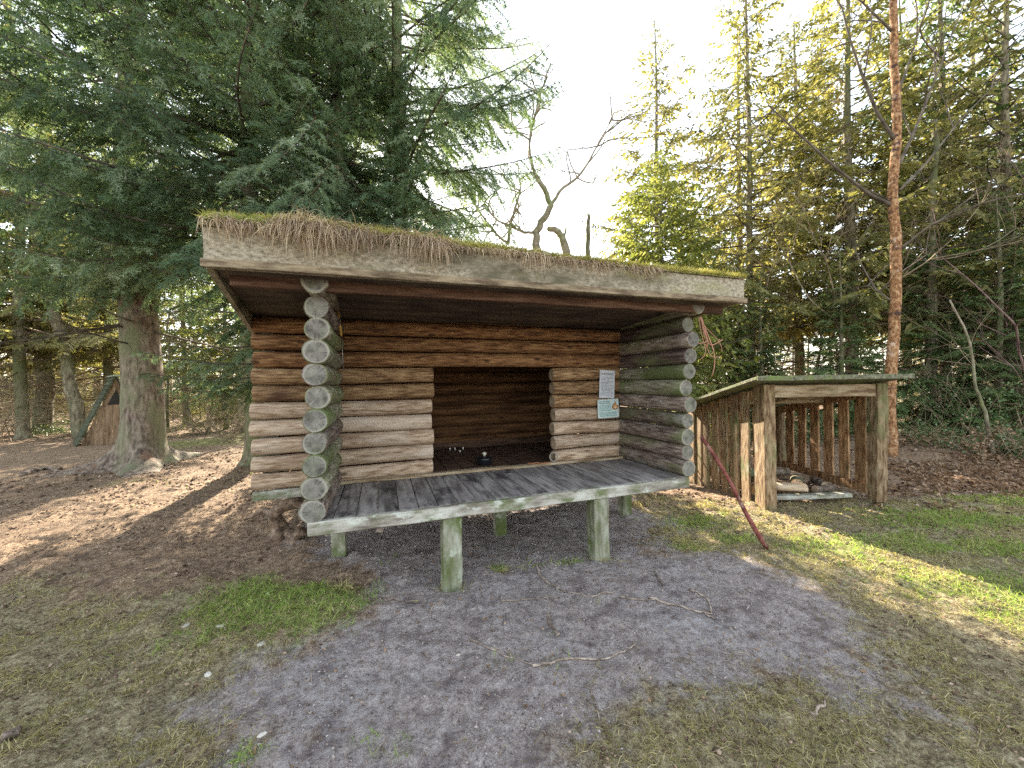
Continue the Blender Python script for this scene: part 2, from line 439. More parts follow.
DIRT = poly_g([(372, 572), (300, 540), (345, 500), (600, 478), (660, 520), (672, 548), (760, 556), (850, 600), (885, 650), (905, 700), (760, 682), (650, 690), (600, 760),
               (590, 900), (200, 900), (215, 768), (185, 715), (235, 668), (325, 640), (372, 600)])
OLIVE = poly_g([(-250, 640), (0, 590), (110, 620), (215, 600), (300, 640), (230, 690), (235, 768), (240, 900), (-300, 900)])
OLIVE2 = poly_g([(650, 540), (660, 500), (760, 512), (900, 500), (1024, 500), (1300, 520), (1500, 900), (1030, 1000), (560, 900), (600, 740), (660, 690), (900, 700), (885, 650), (850, 600), (760, 556)])
LEAFP = poly_g([(860, 500), (885, 470), (1024, 462), (1500, 470), (1500, 492), (1024, 500), (940, 500)])
GB = [(290, 605, .55, .36, 1.1), (250, 600, .35, .4, .9), (215, 640, .3, .25, .5), (735, 538, .22, .16, 1), (690, 545, .2, .12, .7), (958, 520, .9, .35, .9), (1000, 548, .5, .3, .8), (860, 548, .35, .2, .6),
      (910, 590, .35, .2, .45), (1010, 622, .3, .2, .4), (120, 484, .55, .3, .5), (212, 442, 1.6, 1.2, .7), (250, 435, 1.4, 1.3, .6), (560, 560, .3, .1, .55), (500, 566, .18, .08, .5),
      (880, 545, 1.1, .35, .62), (960, 585, .8, .4, .5), (1040, 600, .8, .5, .6), (700, 520, .4, .3, .55), (360, 748, .25, .1, .35), (250, 755, .12, .1, .5), (1000, 500, .8, .35, .8)]
GBp = [(gp(a, b)[0], gp(a, b)[1], rx, ry, k) for a, b, rx, ry, k in GB]
SHED_L = np.array([2.95, 6.1])


def masks(x, y):
    nz = fbm(x * 2.3, y * 2.3, 11, 5) - .5; nf = fbm(x * 9, y * 9, 31, 3) - .5; ng = fbm(x * 26, y * 26, 37, 2) - .5
    far = np.clip(y / 4, .6, 2.5)
    d = smooth(sdist(x, y, DIRT) + nz * .9 * far * .6 + nf * .55 + ng * .35, -.16, .2)
    o = smooth(np.maximum(sdist(x, y, OLIVE) + .12, sdist(x, y, OLIVE2) + .3) + nz * 1.3 * far * .6 + nf * .7 + ng * .3, -.25, .3)
    g = np.zeros(x.shape)
    for (a, b, rx, ry, k) in GBp:
        g = np.maximum(g, k * np.exp(-((x - a) / rx) ** 2 - ((y - b) / ry) ** 2))
    g = smooth(g + nz * .6 + nf * .6 + ng * .4, .26, .72)
    lf = smooth(sdist(x, y, LEAFP) + nz * 1.5 + nf * .6, -.2, .2)
    return d, o * (1 - lf), g, lf


def ghl(x, y):                  # broad shape of the ground
    h = .10 * (fbm(x * .35, y * .35, 3, 3) - .5) * smooth(np.abs(y - 2.5) + np.abs(x) * .6, 2.2, 5)
    h = h - .20 * np.exp(-((x - 2.6) / .9) ** 2 - ((y - 6.4) / 1.1) ** 2)
    h = h + .22 * smooth(x, 5.3, 8) * smooth(y, 5.2, 7.5)
    h = h - .05 * np.exp(-((x + .5) / .16) ** 2 - ((y - 2.98) / .16) ** 2)
    h = h - .06 * np.exp(-((x - .5) / 1.5) ** 2 - ((y - 3.9) / .6) ** 2)
    return h


def gh(x, y, fine=True):
    x = np.asarray(x, float); y = np.asarray(y, float); h = ghl(x, y)
    if fine:
        d, o, g, lf = masks(x, y)
        h = h + .035 * (fbm(x * 3.1, y * 3.1, 5, 4) - .5) + .020 * (fbm(x * 11, y * 11, 9, 3) - .5)
        cl = np.clip(fbm(x * 7, y * 7, 77, 4) - .52, 0, 1)
        h = h + cl * (.10 + .06 * (1 - d)) * .6
        h = h + .012 * (vnoise(x * 38, y * 38, 21) - .5)
        rut = np.sin((x * .3 + y * .95) * 6 + 5 * fbm(x, y, 8, 2)) * .012 * (1 - d) * (x < -1)
        h = h + rut
    return h


def axis(lo, fl, fh, hi, st, gr=1.055):
    a = list(np.arange(fl, fh, st)); s = st
    while a[-1] < hi: s *= gr; a.append(a[-1] + s)
    b = []; s = st; p = fl
    while p > lo: s *= gr; p -= s; b.append(p)
    return np.array(b[::-1] + a)


gx = axis(-120, -4.5, 4.5, 120, .026); gy = axis(-30, 1.2, 5.5, 160, .022)
GX, GY = np.meshgrid(gx, gy); Zg = gh(GX, GY)
far_fade = smooth(np.hypot(GX, GY), 40, 60)
Zg = Zg * (1 - far_fade)
nxv, nyv = len(gx), len(gy); ii = np.arange(nxv * nyv).reshape(nyv, nxv)
Fg = np.stack([ii[:-1, :-1], ii[:-1, 1:], ii[1:, 1:], ii[1:, :-1]], -1).reshape(-1, 4)


def ground_mat():
    m, t, b = newmat('forest_floor')
    at = N(t, 'ShaderNodeAttribute', attribute_name='zone'); sp = N(t, 'ShaderNodeSeparateColor'); t.links.new(at.outputs['Color'], sp.inputs[0])
    tc = N(t, 'ShaderNodeTexCoord'); v = tc.outputs['Object']
    nf = noise(t, v, 22, 8, .72); nm = noise(t, v, 5, 6, .65); nb = noise(t, v, 1.3, 5, .6); nff = noise(t, v, 90, 4, .7)
    mixn = mth(t, 'ADD', mth(t, 'MULTIPLY', mth(t, 'ADD', mth(t, 'MULTIPLY', nf, .55), mth(t, 'MULTIPLY', nff, .45)), 2.0), -.50)
    lit = ramp(t, mixn, [(.28, (.10, .065, .042)), (.46, (.25, .17, .11)), (.62, (.39, .285, .195)), (.76, (.56, .44, .32))])
    lit = mixc(t, ramp(t, nm, [(.5, 0.0), (.68, .8)]), lit, (.09, .06, .045))
    dr = ramp(t, mixn, [(.24, (.12, .092, .08)), (.44, (.31, .262, .245)), (.62, (.45, .395, .37)), (.80, (.62, .56, .53))])
    dr = mixc(t, ramp(t, nm, [(.50, 0.0), (.68, .8)]), dr, (.13, .10, .098))
    dr = mixc(t, mth(t, 'MULTIPLY', ramp(t, nb, [(.5, 0.0), (.66, 1.0)]), ramp(t, nf, [(.42, 0.0), (.6, .75)])), dr, (.44, .42, .43))
    ol = ramp(t, mixn, [(.32, (.10, .075, .045)), (.48, (.25, .205, .12)), (.60, (.38, .325, .195)), (.72, (.52, .46, .31))])
    gr = ramp(t, mixn, [(.34, (.07, .09, .02)), (.5, (.17, .21, .05)), (.66, (.32, .34, .11))])
    lf = ramp(t, mixn, [(.34, (.07, .04, .025)), (.5, (.2, .125, .08)), (.66, (.38, .27, .19))])
    c = mixc(t, sp.outputs[1], lit, ol); c = mixc(t, sp.outputs[0], c, dr); c = mixc(t, mth(t, 'MULTIPLY', sp.outputs[2], .75), c, gr)
    c = mixc(t, at.outputs['Alpha'], c, lf)
    t.links.new(c, b.inputs['Base Color']); b.inputs['Roughness'].default_value = .95; b.inputs['Specular IOR Level'].default_value = .15
    bp = N(t, 'ShaderNodeBump'); bp.inputs['Strength'].default_value = 1.0; bp.inputs['Distance'].default_value = .04
    t.links.new(mth(t, 'ADD', mth(t, 'MULTIPLY', nf, .7), mth(t, 'MULTIPLY', nff, .35)), bp.inputs['Height']); t.links.new(bp.outputs[0], b.inputs['Normal'])
    return m


g_o = nobj('ground', np.stack([GX, GY, Zg], -1).reshape(-1, 3), Fg, ground_mat(), smooth=True)
dm, om, gm, lm = masks(GX, GY)
ca = g_o.data.attributes.new('zone', 'FLOAT_COLOR', 'POINT')
ca.data.foreach_set('color', np.stack([dm, om, gm, lm], -1).reshape(-1).astype(np.float32))
tag(g_o, 'brown and purple grey forest floor around the log shelter', 'ground', kind='structure')


def scatter(rng, n, x0, x1, y0, y1, prob):
    """points more dense near the camera, kept with probability prob"""
    u = rng.rand(n); y = y0 * (y1 / y0) ** (u ** 1.0); x = x0 + (x1 - x0) * rng.rand(n)
    p = prob(x, y); k = rng.rand(n) < p
    return x[k], y[k]


def in_view(x, y): return np.abs(x) < (y * 1.45 + .6)


def under(x, y):                # under the log body
    dx, dy = x + 1.409, y - 2.573; c, s = math.cos(.3306), math.sin(.3306)
    lx, ly = dx * c + dy * s, -dx * s + dy * c
    return (lx > -.6) & (lx < 3.4) & (ly > .75) & (ly < 2.8)


def grass(name, rng, n, prob, L, W, grav, mat, label, lean=.7, x0=-6, x1=9, y0=1.4, y1=9, tintf=None):
    x, y = scatter(rng, n, x0, x1, y0, y1, lambda a, b: prob(a, b) * in_view(a, b) * ~under(a, b))
    k = len(x); P = np.stack([x, y, gh(x, y) - .004], -1)
    D = rng.normal(size=(k, 3)) * lean; D[:, 2] = np.abs(D[:, 2]) * .4 + 1 - lean * .5
    sc_ = np.clip(y / 3, .8, 2.2)
    Ls = rng.uniform(.4, 1.15, k) * L; Ws = rng.uniform(.6, 1.2, k) * W * sc_
    V, F, ns = blades(P, D, Ls, Ws, rng.uniform(.3, 1, k) * grav, 2, rng)
    ti = np.clip(rng.beta(2, 2.2, k) + (tintf(x, y) if tintf else 0), 0, 1)
    o = nobj(name, V, F, mat, tint=np.repeat(ti, ns))
    tag(o, label, 'grass', kind='stuff'); return o


rg = np.random.RandomState(5)
grass('green_grass', rg, 420000, lambda x, y: masks(x, y)[2] * .75, .06, .0048, 1.4, f_grass, 'short bright green grass growing in patches on the forest floor',
      tintf=lambda x, y: .35 * (vnoise(x * 5, y * 5, 4) - .45))
grass('straw_grass', rg, 900000, lambda x, y: masks(x, y)[1] * (1 - masks(x, y)[0] * .9) * smooth(fbm(x * 6, y * 6, 55, 3), .40, .54) * .62, .06, .0046, 2.4, f_straw,
      'flattened olive and straw coloured grass beside the bare dirt', lean=1.5)


def tuftp(x, y):
    p = 0
    for (a, b, s_) in ((682, 538, .16), (668, 528, .12), (700, 548, .14), (502, 570, .07), (520, 566, .05), (640, 505, .12), (345, 590, .10), (705, 505, .15), (815, 520, .2), (600, 556, .08), (442, 586, .04), (466, 586, .04), (614, 558, .05), (340, 556, .06)):
        q = gp(a, b); p = np.maximum(p, np.exp(-((x - q[0]) / s_) ** 2 - ((y - q[1]) / (s_ * .6)) ** 2))
    return (p > .4) * p


grass('tuft_grass', rg, 160000, tuftp, .13, .004, 2.2, f_straw, 'longer straw coloured tufts at the edge of the bare dirt', lean=.8, x0=-2, x1=5, y0=2, y1=6)


def tris_litter(name, rng, n, prob, L, W, mat, label, cat, x0=-9, x1=10, y0=1.4, y1=13, lift=.4):
    x, y = scatter(rng, n, x0, x1, y0, y1, lambda a, b: prob(a, b) * in_view(a, b) * ~under(a, b)); k = len(x)
    sc_ = np.clip(y / 3, .8, 3)
    P = np.stack([x, y, gh(x, y) + .003], -1); D = rng.normal(size=(k, 3)); D[:, 2] = D[:, 2] * lift * .5
    D /= np.linalg.norm(D, axis=1)[:, None]; S = rng.normal(size=(k, 3)); S[:, 2] = S[:, 2] * lift; S -= D * (S * D).sum(1)[:, None]
    S /= np.linalg.norm(S, axis=1)[:, None]
    l = (rng.uniform(.3, 1.2, k) * L)[:, None]; w_ = (rng.uniform(.5, 1.2, k) * W * sc_)[:, None]
    V = np.stack([P - D * l / 2, P + S * w_ / 2 + D * l * .05, P + D * l / 2, P - S * w_ / 2], 1); V[..., 2] += .003
    o = nobj(name, V.reshape(-1, 3), np.arange(k * 4).reshape(k, 4), mat, tint=rng.beta(1.6, 2.2, k))
    tag(o, label, cat, kind='stuff'); return o


tris_litter('needle_litter', rg, 260000, lambda x, y: .55 * (1 - masks(x, y)[0] * .8) * (.25 + .75 * (fbm(x * 3, y * 3, 91, 3) > .5)), .03, .006, f_litt,
            'brown conifer needles and bark crumbs strewn over the soil', 'litter')
tris_litter('leaf_litter', rg, 60000, lambda x, y: masks(x, y)[3] * .9, .06, .035, f_leafb, 'dry brown leaves lying on the bank right of the wood store', 'leaves', x0=3, x1=14, y0=4, y1=10, lift=.8)
tris_litter('leaf_crumbs', rg, 16000, lambda x, y: .35 * (fbm(x * 2, y * 2, 19, 3) > .5), .028, .02, f_leafb, 'small broken leaves scattered thinly over the dirt', 'leaves', lift=.7)
tris_litter('twig_litter', rg, 26000, lambda x, y: .30 * (fbm(x * 1.6, y * 1.6, 41, 3) > .5), .11, .0035, f_litt, 'thin dead twigs and root threads scattered over the dirt', 'twigs', lift=.3)

def crumbs(name, rng, n, prob, size, mat, label, x0=-9, x1=9, y1=12):
    x, y = scatter(rng, n, x0, x1, 1.4, y1, lambda a, b: prob(a, b) * in_view(a, b)); k = len(x)
    s_ = size * np.minimum(rng.lognormal(0, .45, k), 1.9) * np.clip(y / 3, .8, 2.2); P = np.stack([x, y, gh(x, y) + s_ * .25], -1)
    O = np.array([[1, 0, 0], [-1, 0, 0], [0, 1, 0], [0, -1, 0], [0, 0, .7], [0, 0, -.7]], float)
    V = P[:, None] + (O[None] * rng.uniform(.45, 1.2, (k, 6, 1)) + rng.normal(size=(k, 6, 3)) * .22) * s_[:, None, None]
    f = np.array([[0, 2, 4], [2, 1, 4], [1, 3, 4], [3, 0, 4], [2, 0, 5], [1, 2, 5], [3, 1, 5], [0, 3, 5]]); F = (np.arange(k)[:, None, None] * 6 + f[None]).reshape(-1, 3)
    o = nobj(name, V.reshape(-1, 3), F, mat, tint=np.repeat(rng.beta(1.6, 2, k), 8)); tag(o, label, 'soil', kind='stuff')


f_clod = tintmat('grey_soil_crumb', [(.09, .07, .06), (.24, .20, .18), (.35, .305, .285), (.46, .41, .385)], 0, rough=.95)
crumbs('soil_crumbs', rg, 80000, lambda x, y: masks(x, y)[0] * (.15 + .85 * (fbm(x * 3, y * 3, 13, 3) > .5)), .0065, f_clod, 'loose grey soil crumbs over the bare trodden dirt')
crumbs('bark_crumbs', rg, 60000, lambda x, y: (1 - masks(x, y)[0]) * (.1 + .9 * (fbm(x * 2.4, y * 2.4, 17, 3) > .5)) * .7, .009, f_litt, 'dark bark bits and cones scattered on the brown needle floor')

# ------------------------------------------------------------------ log shelter
OX, OY, YAW = -1.409, 2.5735, .3306
cyw, syw = math.cos(YAW), math.sin(YAW)


def S2W(x, y, z): return Vector((OX + x * cyw - y * syw, OY + x * syw + y * cyw, z))


hut = empty('log_shelter', (OX, OY, 0), YAW)
tag(hut, 'open log shelter with raised plank deck under a turf covered roof', 'log shelter')


def log(length, r, mats, seed, parent, loc, rz, name='log'):
    rn = np.random.RandomState(seed); n = 28; k = max(8, int(length / .12)); tt = np.linspace(0, 1, k)
    rr = r * (1 + .02 * np.sin(tt * 9 + seed) + rn.uniform(-.012, .012, k)) * (1 + rn.uniform(-.03, .03) * (tt - .5) * 2)
    cy_, cz_ = .006 * np.sin(tt * 5 + seed * 2), .005 * np.sin(tt * 4 + seed)
    a = np.arange(n) * 2 * PI / n; shp = 1 + .018 * np.sin(2 * a + seed) + .012 * np.sin(5 * a + seed * 3)
    xs = tt * length; b = r * .07
    xs = np.concatenate([[0], [b * .4], [b * 1.4], xs[1:-1], [length - b * 1.4], [length - b * .4], [length]])
    rr = np.concatenate([[rr[0] * .90], [rr[0] * .97], [rr[0]], rr[1:-1], [rr[-1]], [rr[-1] * .97], [rr[-1] * .90]])
    cy_ = np.concatenate([[cy_[0]] * 3, cy_[1:-1], [cy_[-1]] * 3]); cz_ = np.concatenate([[cz_[0]] * 3, cz_[1:-1], [cz_[-1]] * 3])
    K = len(xs); V = np.zeros((K, n, 3))
    V[..., 0] = xs[:, None]; V[..., 1] = cy_[:, None] + rr[:, None] * shp * np.cos(a); V[..., 2] = cz_[:, None] + rr[:, None] * shp * np.sin(a)
    V[0, :, 0] += rn.uniform(-.003, .003); V = V.reshape(-1, 3)
    fs = [(i * n + j, (i + 1) * n + j, (i + 1) * n + (j + 1) % n, i * n + (j + 1) % n) for i in range(K - 1) for j in range(n)]
    me = bpy.data.meshes.new('log'); nb = len(fs)
    fs += [tuple(range(n)), tuple((K - 1) * n + j for j in range(n))[::-1]]
    me.from_pydata(V.tolist(), [], fs)
    for m_ in mats: me.materials.append(m_)
    me.polygons.foreach_set('use_smooth', [True] * nb + [False, False]); me.polygons[nb].material_index = 1; me.polygons[nb + 1].material_index = 1
    o = bpy.data.objects.new(name, me); o.location = loc; o.rotation_euler = (0, 0, rz)
    return link(o, parent)


rh = random.Random(3)
YW, O1, O2, XL, XR = 1.137, .993, 2.369, .087, 3.296
fw = empty('front_wall', parent=hut)
for i in range(7):
    z = .683 + .160 * i
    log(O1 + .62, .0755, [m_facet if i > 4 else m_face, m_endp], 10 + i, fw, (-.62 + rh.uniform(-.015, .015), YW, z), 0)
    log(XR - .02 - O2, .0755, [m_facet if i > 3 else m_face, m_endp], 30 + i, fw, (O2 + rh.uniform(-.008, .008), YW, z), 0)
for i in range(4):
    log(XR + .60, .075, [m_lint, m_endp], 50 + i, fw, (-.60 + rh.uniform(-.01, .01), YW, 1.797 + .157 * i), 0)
for x0, nm, s0, leftw in ((XL, 'left_wing', 70, 1), (XR, 'right_wing', 90, 0)):
    sw = empty('side_wall', parent=hut)
    for i in range(11):
        y0 = (-.09 if i == 10 else .018) + rh.uniform(-.035, .035) + (.016 if i % 2 else -.016)
        ln = (YW - .05 if leftw else 2.75) - y0
        log(ln, (.084 if leftw else .078) + rh.uniform(-.005, .003), [(m_sidel if i % 3 else m_side) if leftw else (m_side if i in (0, 1, 2, 3, 4, 8) else (m_sided if i in (9, 7) else m_sidel)), m_end], s0 + i, sw, (x0 + (-.048 + .0048 * i if leftw else .004 * i) + rh.uniform(-.004, .004), y0, .684 + .157 * i), PI / 2)
sw = empty('side_wall', parent=hut)
for i in range(10):
    log(1.75, .083, [m_side, m_end], 200 + i, sw, (-.50, YW - .0 + .06, .72 + .157 * i), PI / 2)
bw = empty('back_wall', parent=hut)
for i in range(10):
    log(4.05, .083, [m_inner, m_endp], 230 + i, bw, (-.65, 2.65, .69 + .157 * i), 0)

deck = empty('deck', parent=hut)
board('edge_board', (3.2832, .05, .095), (1.6416, .025, .566), m_dbeam, deck, bev=.006, jit=.003, seg=14)
x = .004; k = 0
while x < 3.26:
    wd = min(.150 + rh.uniform(-.006, .008), 3.283 - x)
    board('deck_board', (wd - .006, YW - .02, .03), (x + wd / 2, .056 + (YW - .02) / 2, .598 + rh.uniform(-.002, .002)), m_deck, deck, bev=.004, jit=.0015, seg=4, seed=k)
    x += wd; k += 1
x = -.48
while x < 3.25:
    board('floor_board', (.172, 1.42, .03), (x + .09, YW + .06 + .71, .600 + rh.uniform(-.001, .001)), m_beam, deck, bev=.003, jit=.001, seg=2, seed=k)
    x += .18; k += 1
board('sill_board', (3.16, .075, .026), (1.66, YW - .105, .628), m_shedx, deck, bev=.004, seg=10)
board('wall_base_board', (3.75, .03, .11), (1.38, 2.563, .655), m_beam, deck, seg=8)
board('joist', (3.15, .06, .1), (1.66, .93, .53), m_post, deck); board('joist', (3.15, .06, .1), (1.66, 2.4, .53), m_post, deck)
board('bottom_board', (.66, .05, .085), (-.29, YW - .02, .558), m_dbeam, deck)
for (px_, py_, zz, wd, tilt) in ((.993, .08, .515, .148, .01), (2.314, .08, .515, .148, -.012), (.10, .93, .5, .12, 0), (1.65, .93, .5, .12, 0), (3.18, .90, .5, .12, 0),
                                 (-.45, 2.4, .5, .12, 0), (1.4, 2.4, .5, .12, 0), (3.2, 2.4, .5, .12, 0)):
    board('post', (wd, wd * .95, zz + .12), (px_, py_, (zz - .12) / 2), m_post, hut, (0, tilt, 0), bev=.006, jit=.004)

# roof
FX0, FX1, YF, YB = -.467, 3.717, -.25, 3.0


def rx0(y): return FX0 - .125 * (y - YF)


def ceil_z(y): return 2.262 - .05 * (y - YF)


def bmobj(name, bm, mat, parent, smooth=False):
    me = bpy.data.meshes.new(name); bm.to_mesh(me); bm.free(); me.materials.append(mat)
    if smooth: me.polygons.foreach_set('use_smooth', [True] * len(me.polygons))
    return link(bpy.data.objects.new(name, me), parent)


def prism(pts_lo, pts_hi):
    bm = bmesh.new(); a = [bm.verts.new(p) for p in pts_lo]; b = [bm.verts.new(p) for p in pts_hi]; n = len(a)
    bm.faces.new(a[::-1]); bm.faces.new(b)
    for i in range(n): bm.faces.new((a[i], a[(i + 1) % n], b[(i + 1) % n], b[i]))
    return bm


def roofpt(x, y, z): return (x, y, z)


cl = []
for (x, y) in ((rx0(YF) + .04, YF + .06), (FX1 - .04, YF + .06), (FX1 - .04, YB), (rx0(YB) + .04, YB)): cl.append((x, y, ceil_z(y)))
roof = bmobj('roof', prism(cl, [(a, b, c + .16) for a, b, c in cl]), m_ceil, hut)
fb = prism([(FX0, YF, 2.249), (FX1, YF, 2.262), (FX1, YF + .055, 2.262), (FX0, YF + .055, 2.249)], [(FX0, YF, 2.485), (FX1, YF, 2.485), (FX1, YF + .055, 2.485), (FX0, YF + .055, 2.485)])
bmesh.ops.bevel(fb, geom=fb.edges[:], offset=.007, segments=2, affect='EDGES')
bmobj('fascia_board', fb, m_fascia, roof)
board('fascia_trim', (4.19, .03, .05), (1.625, YF - .014, 2.273), m_trim, roof, rot=(0, -.003, 0), bev=.004, seg=16, jit=.003)
board('front_beam', (4.04, .06, .075), (1.625, -.045, 2.222), m_beam, roof, seg=8)
# barge boards down the two sides
for (xa, sgn) in ((0, 1), (1, -1)):
    ya, yb = YF + .058, YB
    if xa == 0: p = [(rx0(ya), ya), (rx0(yb), yb)]
    else: p = [(FX1, ya), (FX1, yb)]
    q = [(p[0][0] + sgn * .035, ya), (p[1][0] + sgn * .035, yb)]
    zb = [2.25, 1.80] if xa == 0 else [2.263, 2.02]; zt = [2.48, 2.30]
    bb = prism([(*p[0], zb[0]), (*q[0], zb[0]), (*q[1], zb[1]), (*p[1], zb[1])], [(*p[0], zt[0]), (*q[0], zt[0]), (*q[1], zt[1]), (*p[1], zt[1])])
    bmesh.ops.recalc_face_normals(bb, faces=bb.faces[:])
    bmobj('barge_board', bb, m_fascia, roof)


def sod_t(x, y):                # thickness of the turf above the board top
    t = .075 * smooth(2.9 - x, 0, 3.0) + .03
    return t


def roof_top(y): return 2.478 - .055 * (y - YF)


def sodz(x, y, ed=1):
    b = roof_top(y); t = sod_t(x, y) * (.75 + .5 * fbm(x * 3.3, y * 3.3, 61, 4)) + .03 * (fbm(x * 14, y * 14, 63, 3) - .5)
    e = np.minimum(np.minimum(y - YF + .02, YB - y), np.minimum(x - rx0(y) + .02, FX1 - x + .02)); e = np.clip(e / .13, 0, 1)
    return b + t * np.sqrt(1 - (1 - e) ** 2) * ed


ua = np.linspace(0, 1, 210); va = np.linspace(0, 1, 130) ** 1.3
UA, VA = np.meshgrid(ua, va); SY = YF - .02 + VA * (YB - YF + .02); SX = rx0(SY) - .02 + UA * (FX1 + .03 - rx0(SY))
SZ = sodz(SX, SY); jj = np.arange(UA.size).reshape(UA.shape)
SF = np.stack([jj[:-1, :-1], jj[:-1, 1:], jj[1:, 1:], jj[1:, :-1]], -1).reshape(-1, 4)
m_sod = surf('roof_moss', [(.06, .06, .02), (.16, .16, .045), (.27, .26, .08)], (1, 1, 1), 24,
             [((.20, .15, .10), 3, .5, .64, (1, 1, 1)), ((.10, .07, .045), 8, .58, .7, (1, 1, 1))], .8, rnd=0)
nobj('sod_layer', np.stack([SX, SY, SZ], -1).reshape(-1, 3), SF, m_sod, roof, smooth=True)
rs = np.random.RandomState(8)
# moss tufts standing on the top
n = 60000; yy = YF + (YB - YF) * rs.rand(n) ** 1.6; xx = rx0(yy) + (FX1 - rx0(yy)) * rs.rand(n)
D = rs.normal(size=(n, 3)) * .6; D[:, 2] = np.abs(D[:, 2]) + .5
V, F, ns = blades(np.stack([xx, yy, sodz(xx, yy) - .004], -1), D, rs.uniform(.015, .045, n), rs.uniform(.003, .006, n), np.full(n, .6), 2, rs)
gt = np.clip(rs.beta(2, 2, n) + .5 * (fbm(xx * 2, yy * 2, 15, 3) - .5), 0, 1)
o = nobj('moss', V, F, f_moss, roof, tint=np.repeat(gt, ns)); o['kind'] = 'stuff'
n = 26000; xx = FX0 + (FX1 - FX0) * rs.rand(n); yy = YF + .16 * rs.rand(n) - .01; D = rs.normal(size=(n, 3)) * .7; D[:, 2] = np.abs(D[:, 2]) + .4; D[:, 1] -= .4
V, F, ns = blades(np.stack([xx, yy, sodz(xx, yy) - .004], -1), D, rs.uniform(.02, .075, n), rs.uniform(.003, .008, n), np.full(n, .9), 2, rs)
o = nobj('moss', V, F, f_moss, roof, tint=np.repeat(np.clip(rs.beta(2, 2, n) + .5 * (fbm(xx * 2, yy * 2, 15, 3) - .5), 0, 1), ns)); o['kind'] = 'stuff'
# bright green cushion at the left front end and scattered
n = 16000; xx = -.45 + rs.rand(n) * .62; yy = YF - .015 + rs.rand(n) ** 2 * .5; D = rs.normal(size=(n, 3)) * .5; D[:, 2] = 1
keep = fbm(xx * 5, yy * 5, 81, 3) > .40; xx, yy, D = xx[keep], yy[keep], D[keep]; n = len(xx)
V, F, ns = blades(np.stack([xx, yy, sodz(xx, yy) + .0], -1), D, rs.uniform(.02, .045, n), rs.uniform(.004, .007, n), np.full(n, .6), 2, rs)
o = nobj('green_moss', V, F, f_grass, roof, tint=np.repeat(rs.beta(2, 2, n), ns)); o['kind'] = 'stuff'
# dead grass combed over the front edge
n = 26000; xx = FX0 + .0 + (FX1 - FX0) * rs.rand(n)
dens = .6 * np.where(xx < 2.75, .35 + .65 * smooth(fbm(xx * 3.2, xx * 0, 23, 3), .40, .56), .08) * (1.0 - .55 * smooth(xx, .5, 2.4))
k = rs.rand(n) < dens; xx = xx[k]; n = len(xx)
yy = YF + .13 * rs.rand(n) ** 1.2 - .02
D = np.stack([rs.normal(size=n) * .5 + np.where(xx < -.1, .6, 0), -np.abs(rs.normal(size=n)) * .45 - .2, rs.uniform(-.3, .45, n)], -1)
clump = fbm(xx * 7, xx * 0 + 3, 27, 3)
Ls = np.minimum(rs.uniform(.05, .18, n) * (.35 + 2.4 * clump ** 2), .22) * (1.4 - .5 * smooth(xx, .3, 1.6)) * (.55 + .45 * smooth(xx, -.45, -.2)) * np.where(xx < 2.9, 1, .35) * (1.2 - .25 * np.clip(xx / 2.8, 0, 1))
V, F, ns = blades(np.stack([xx, yy, sodz(xx, np.maximum(yy, YF)) - .01], -1), D, Ls, rs.uniform(.003, .0075, n), rs.uniform(1.6, 4.2, n), 5, rs)
ti = np.clip(rs.beta(2, 2.4, n) + .35 * (fbm(xx * 2.1, xx * 0, 29, 2) - .5), 0, 1)
o = nobj('hanging_grass', V, F, f_thatch, roof, tint=np.repeat(ti, ns)); o['kind'] = 'stuff'
# and over the left edge
n = 2600; yy = YF + .12 + 2.4 * rs.rand(n) ** 1.4; xx = rx0(yy) + .1 * rs.rand(n) - .01
D = np.stack([-np.abs(rs.normal(size=n)) * .3 - .15, rs.normal(size=n) * .4, rs.uniform(-.5, .4, n)], -1)
V, F, ns = blades(np.stack([xx, yy, sodz(xx, yy) - .01], -1), D, rs.uniform(.04, .10, n), rs.uniform(.0025, .005, n), rs.uniform(3.5, 6.5, n), 5, rs)
o = nobj('hanging_grass', V, F, f_thatch, roof, tint=np.repeat(rs.beta(2, 2, n), ns)); o['kind'] = 'stuff'
# a few tall stalks
n = 60; xx = rs.uniform(-.4, 3.3, n); yy = rs.uniform(-.2, .8, n); D = rs.normal(size=(n, 3)) * .25; D[:, 2] = 1
V, F, ns = blades(np.stack([xx, yy, sodz(xx, yy) - .01], -1), D, rs.uniform(.12, .40, n), np.full(n, .003), rs.uniform(.2, 1.2, n), 5, rs)
o = nobj('grass_stalk', V, F, f_thatch, roof, tint=np.repeat(rs.beta(2, 2, n), ns)); o['kind'] = 'stuff'

# ------------------------------------------------------------------ small things on the shelter


def lathe(prof, n=24):
    V = []; F = []
    for (r, z) in prof:
        for j in range(n): a = j * 2 * PI / n; V.append((r * math.cos(a), r * math.sin(a), z))
    for i in range(len(prof) - 1):
        for j in range(n): F.append((i * n + j, i * n + (j + 1) % n, (i + 1) * n + (j + 1) % n, (i + 1) * n + j))
    return np.array(V), F


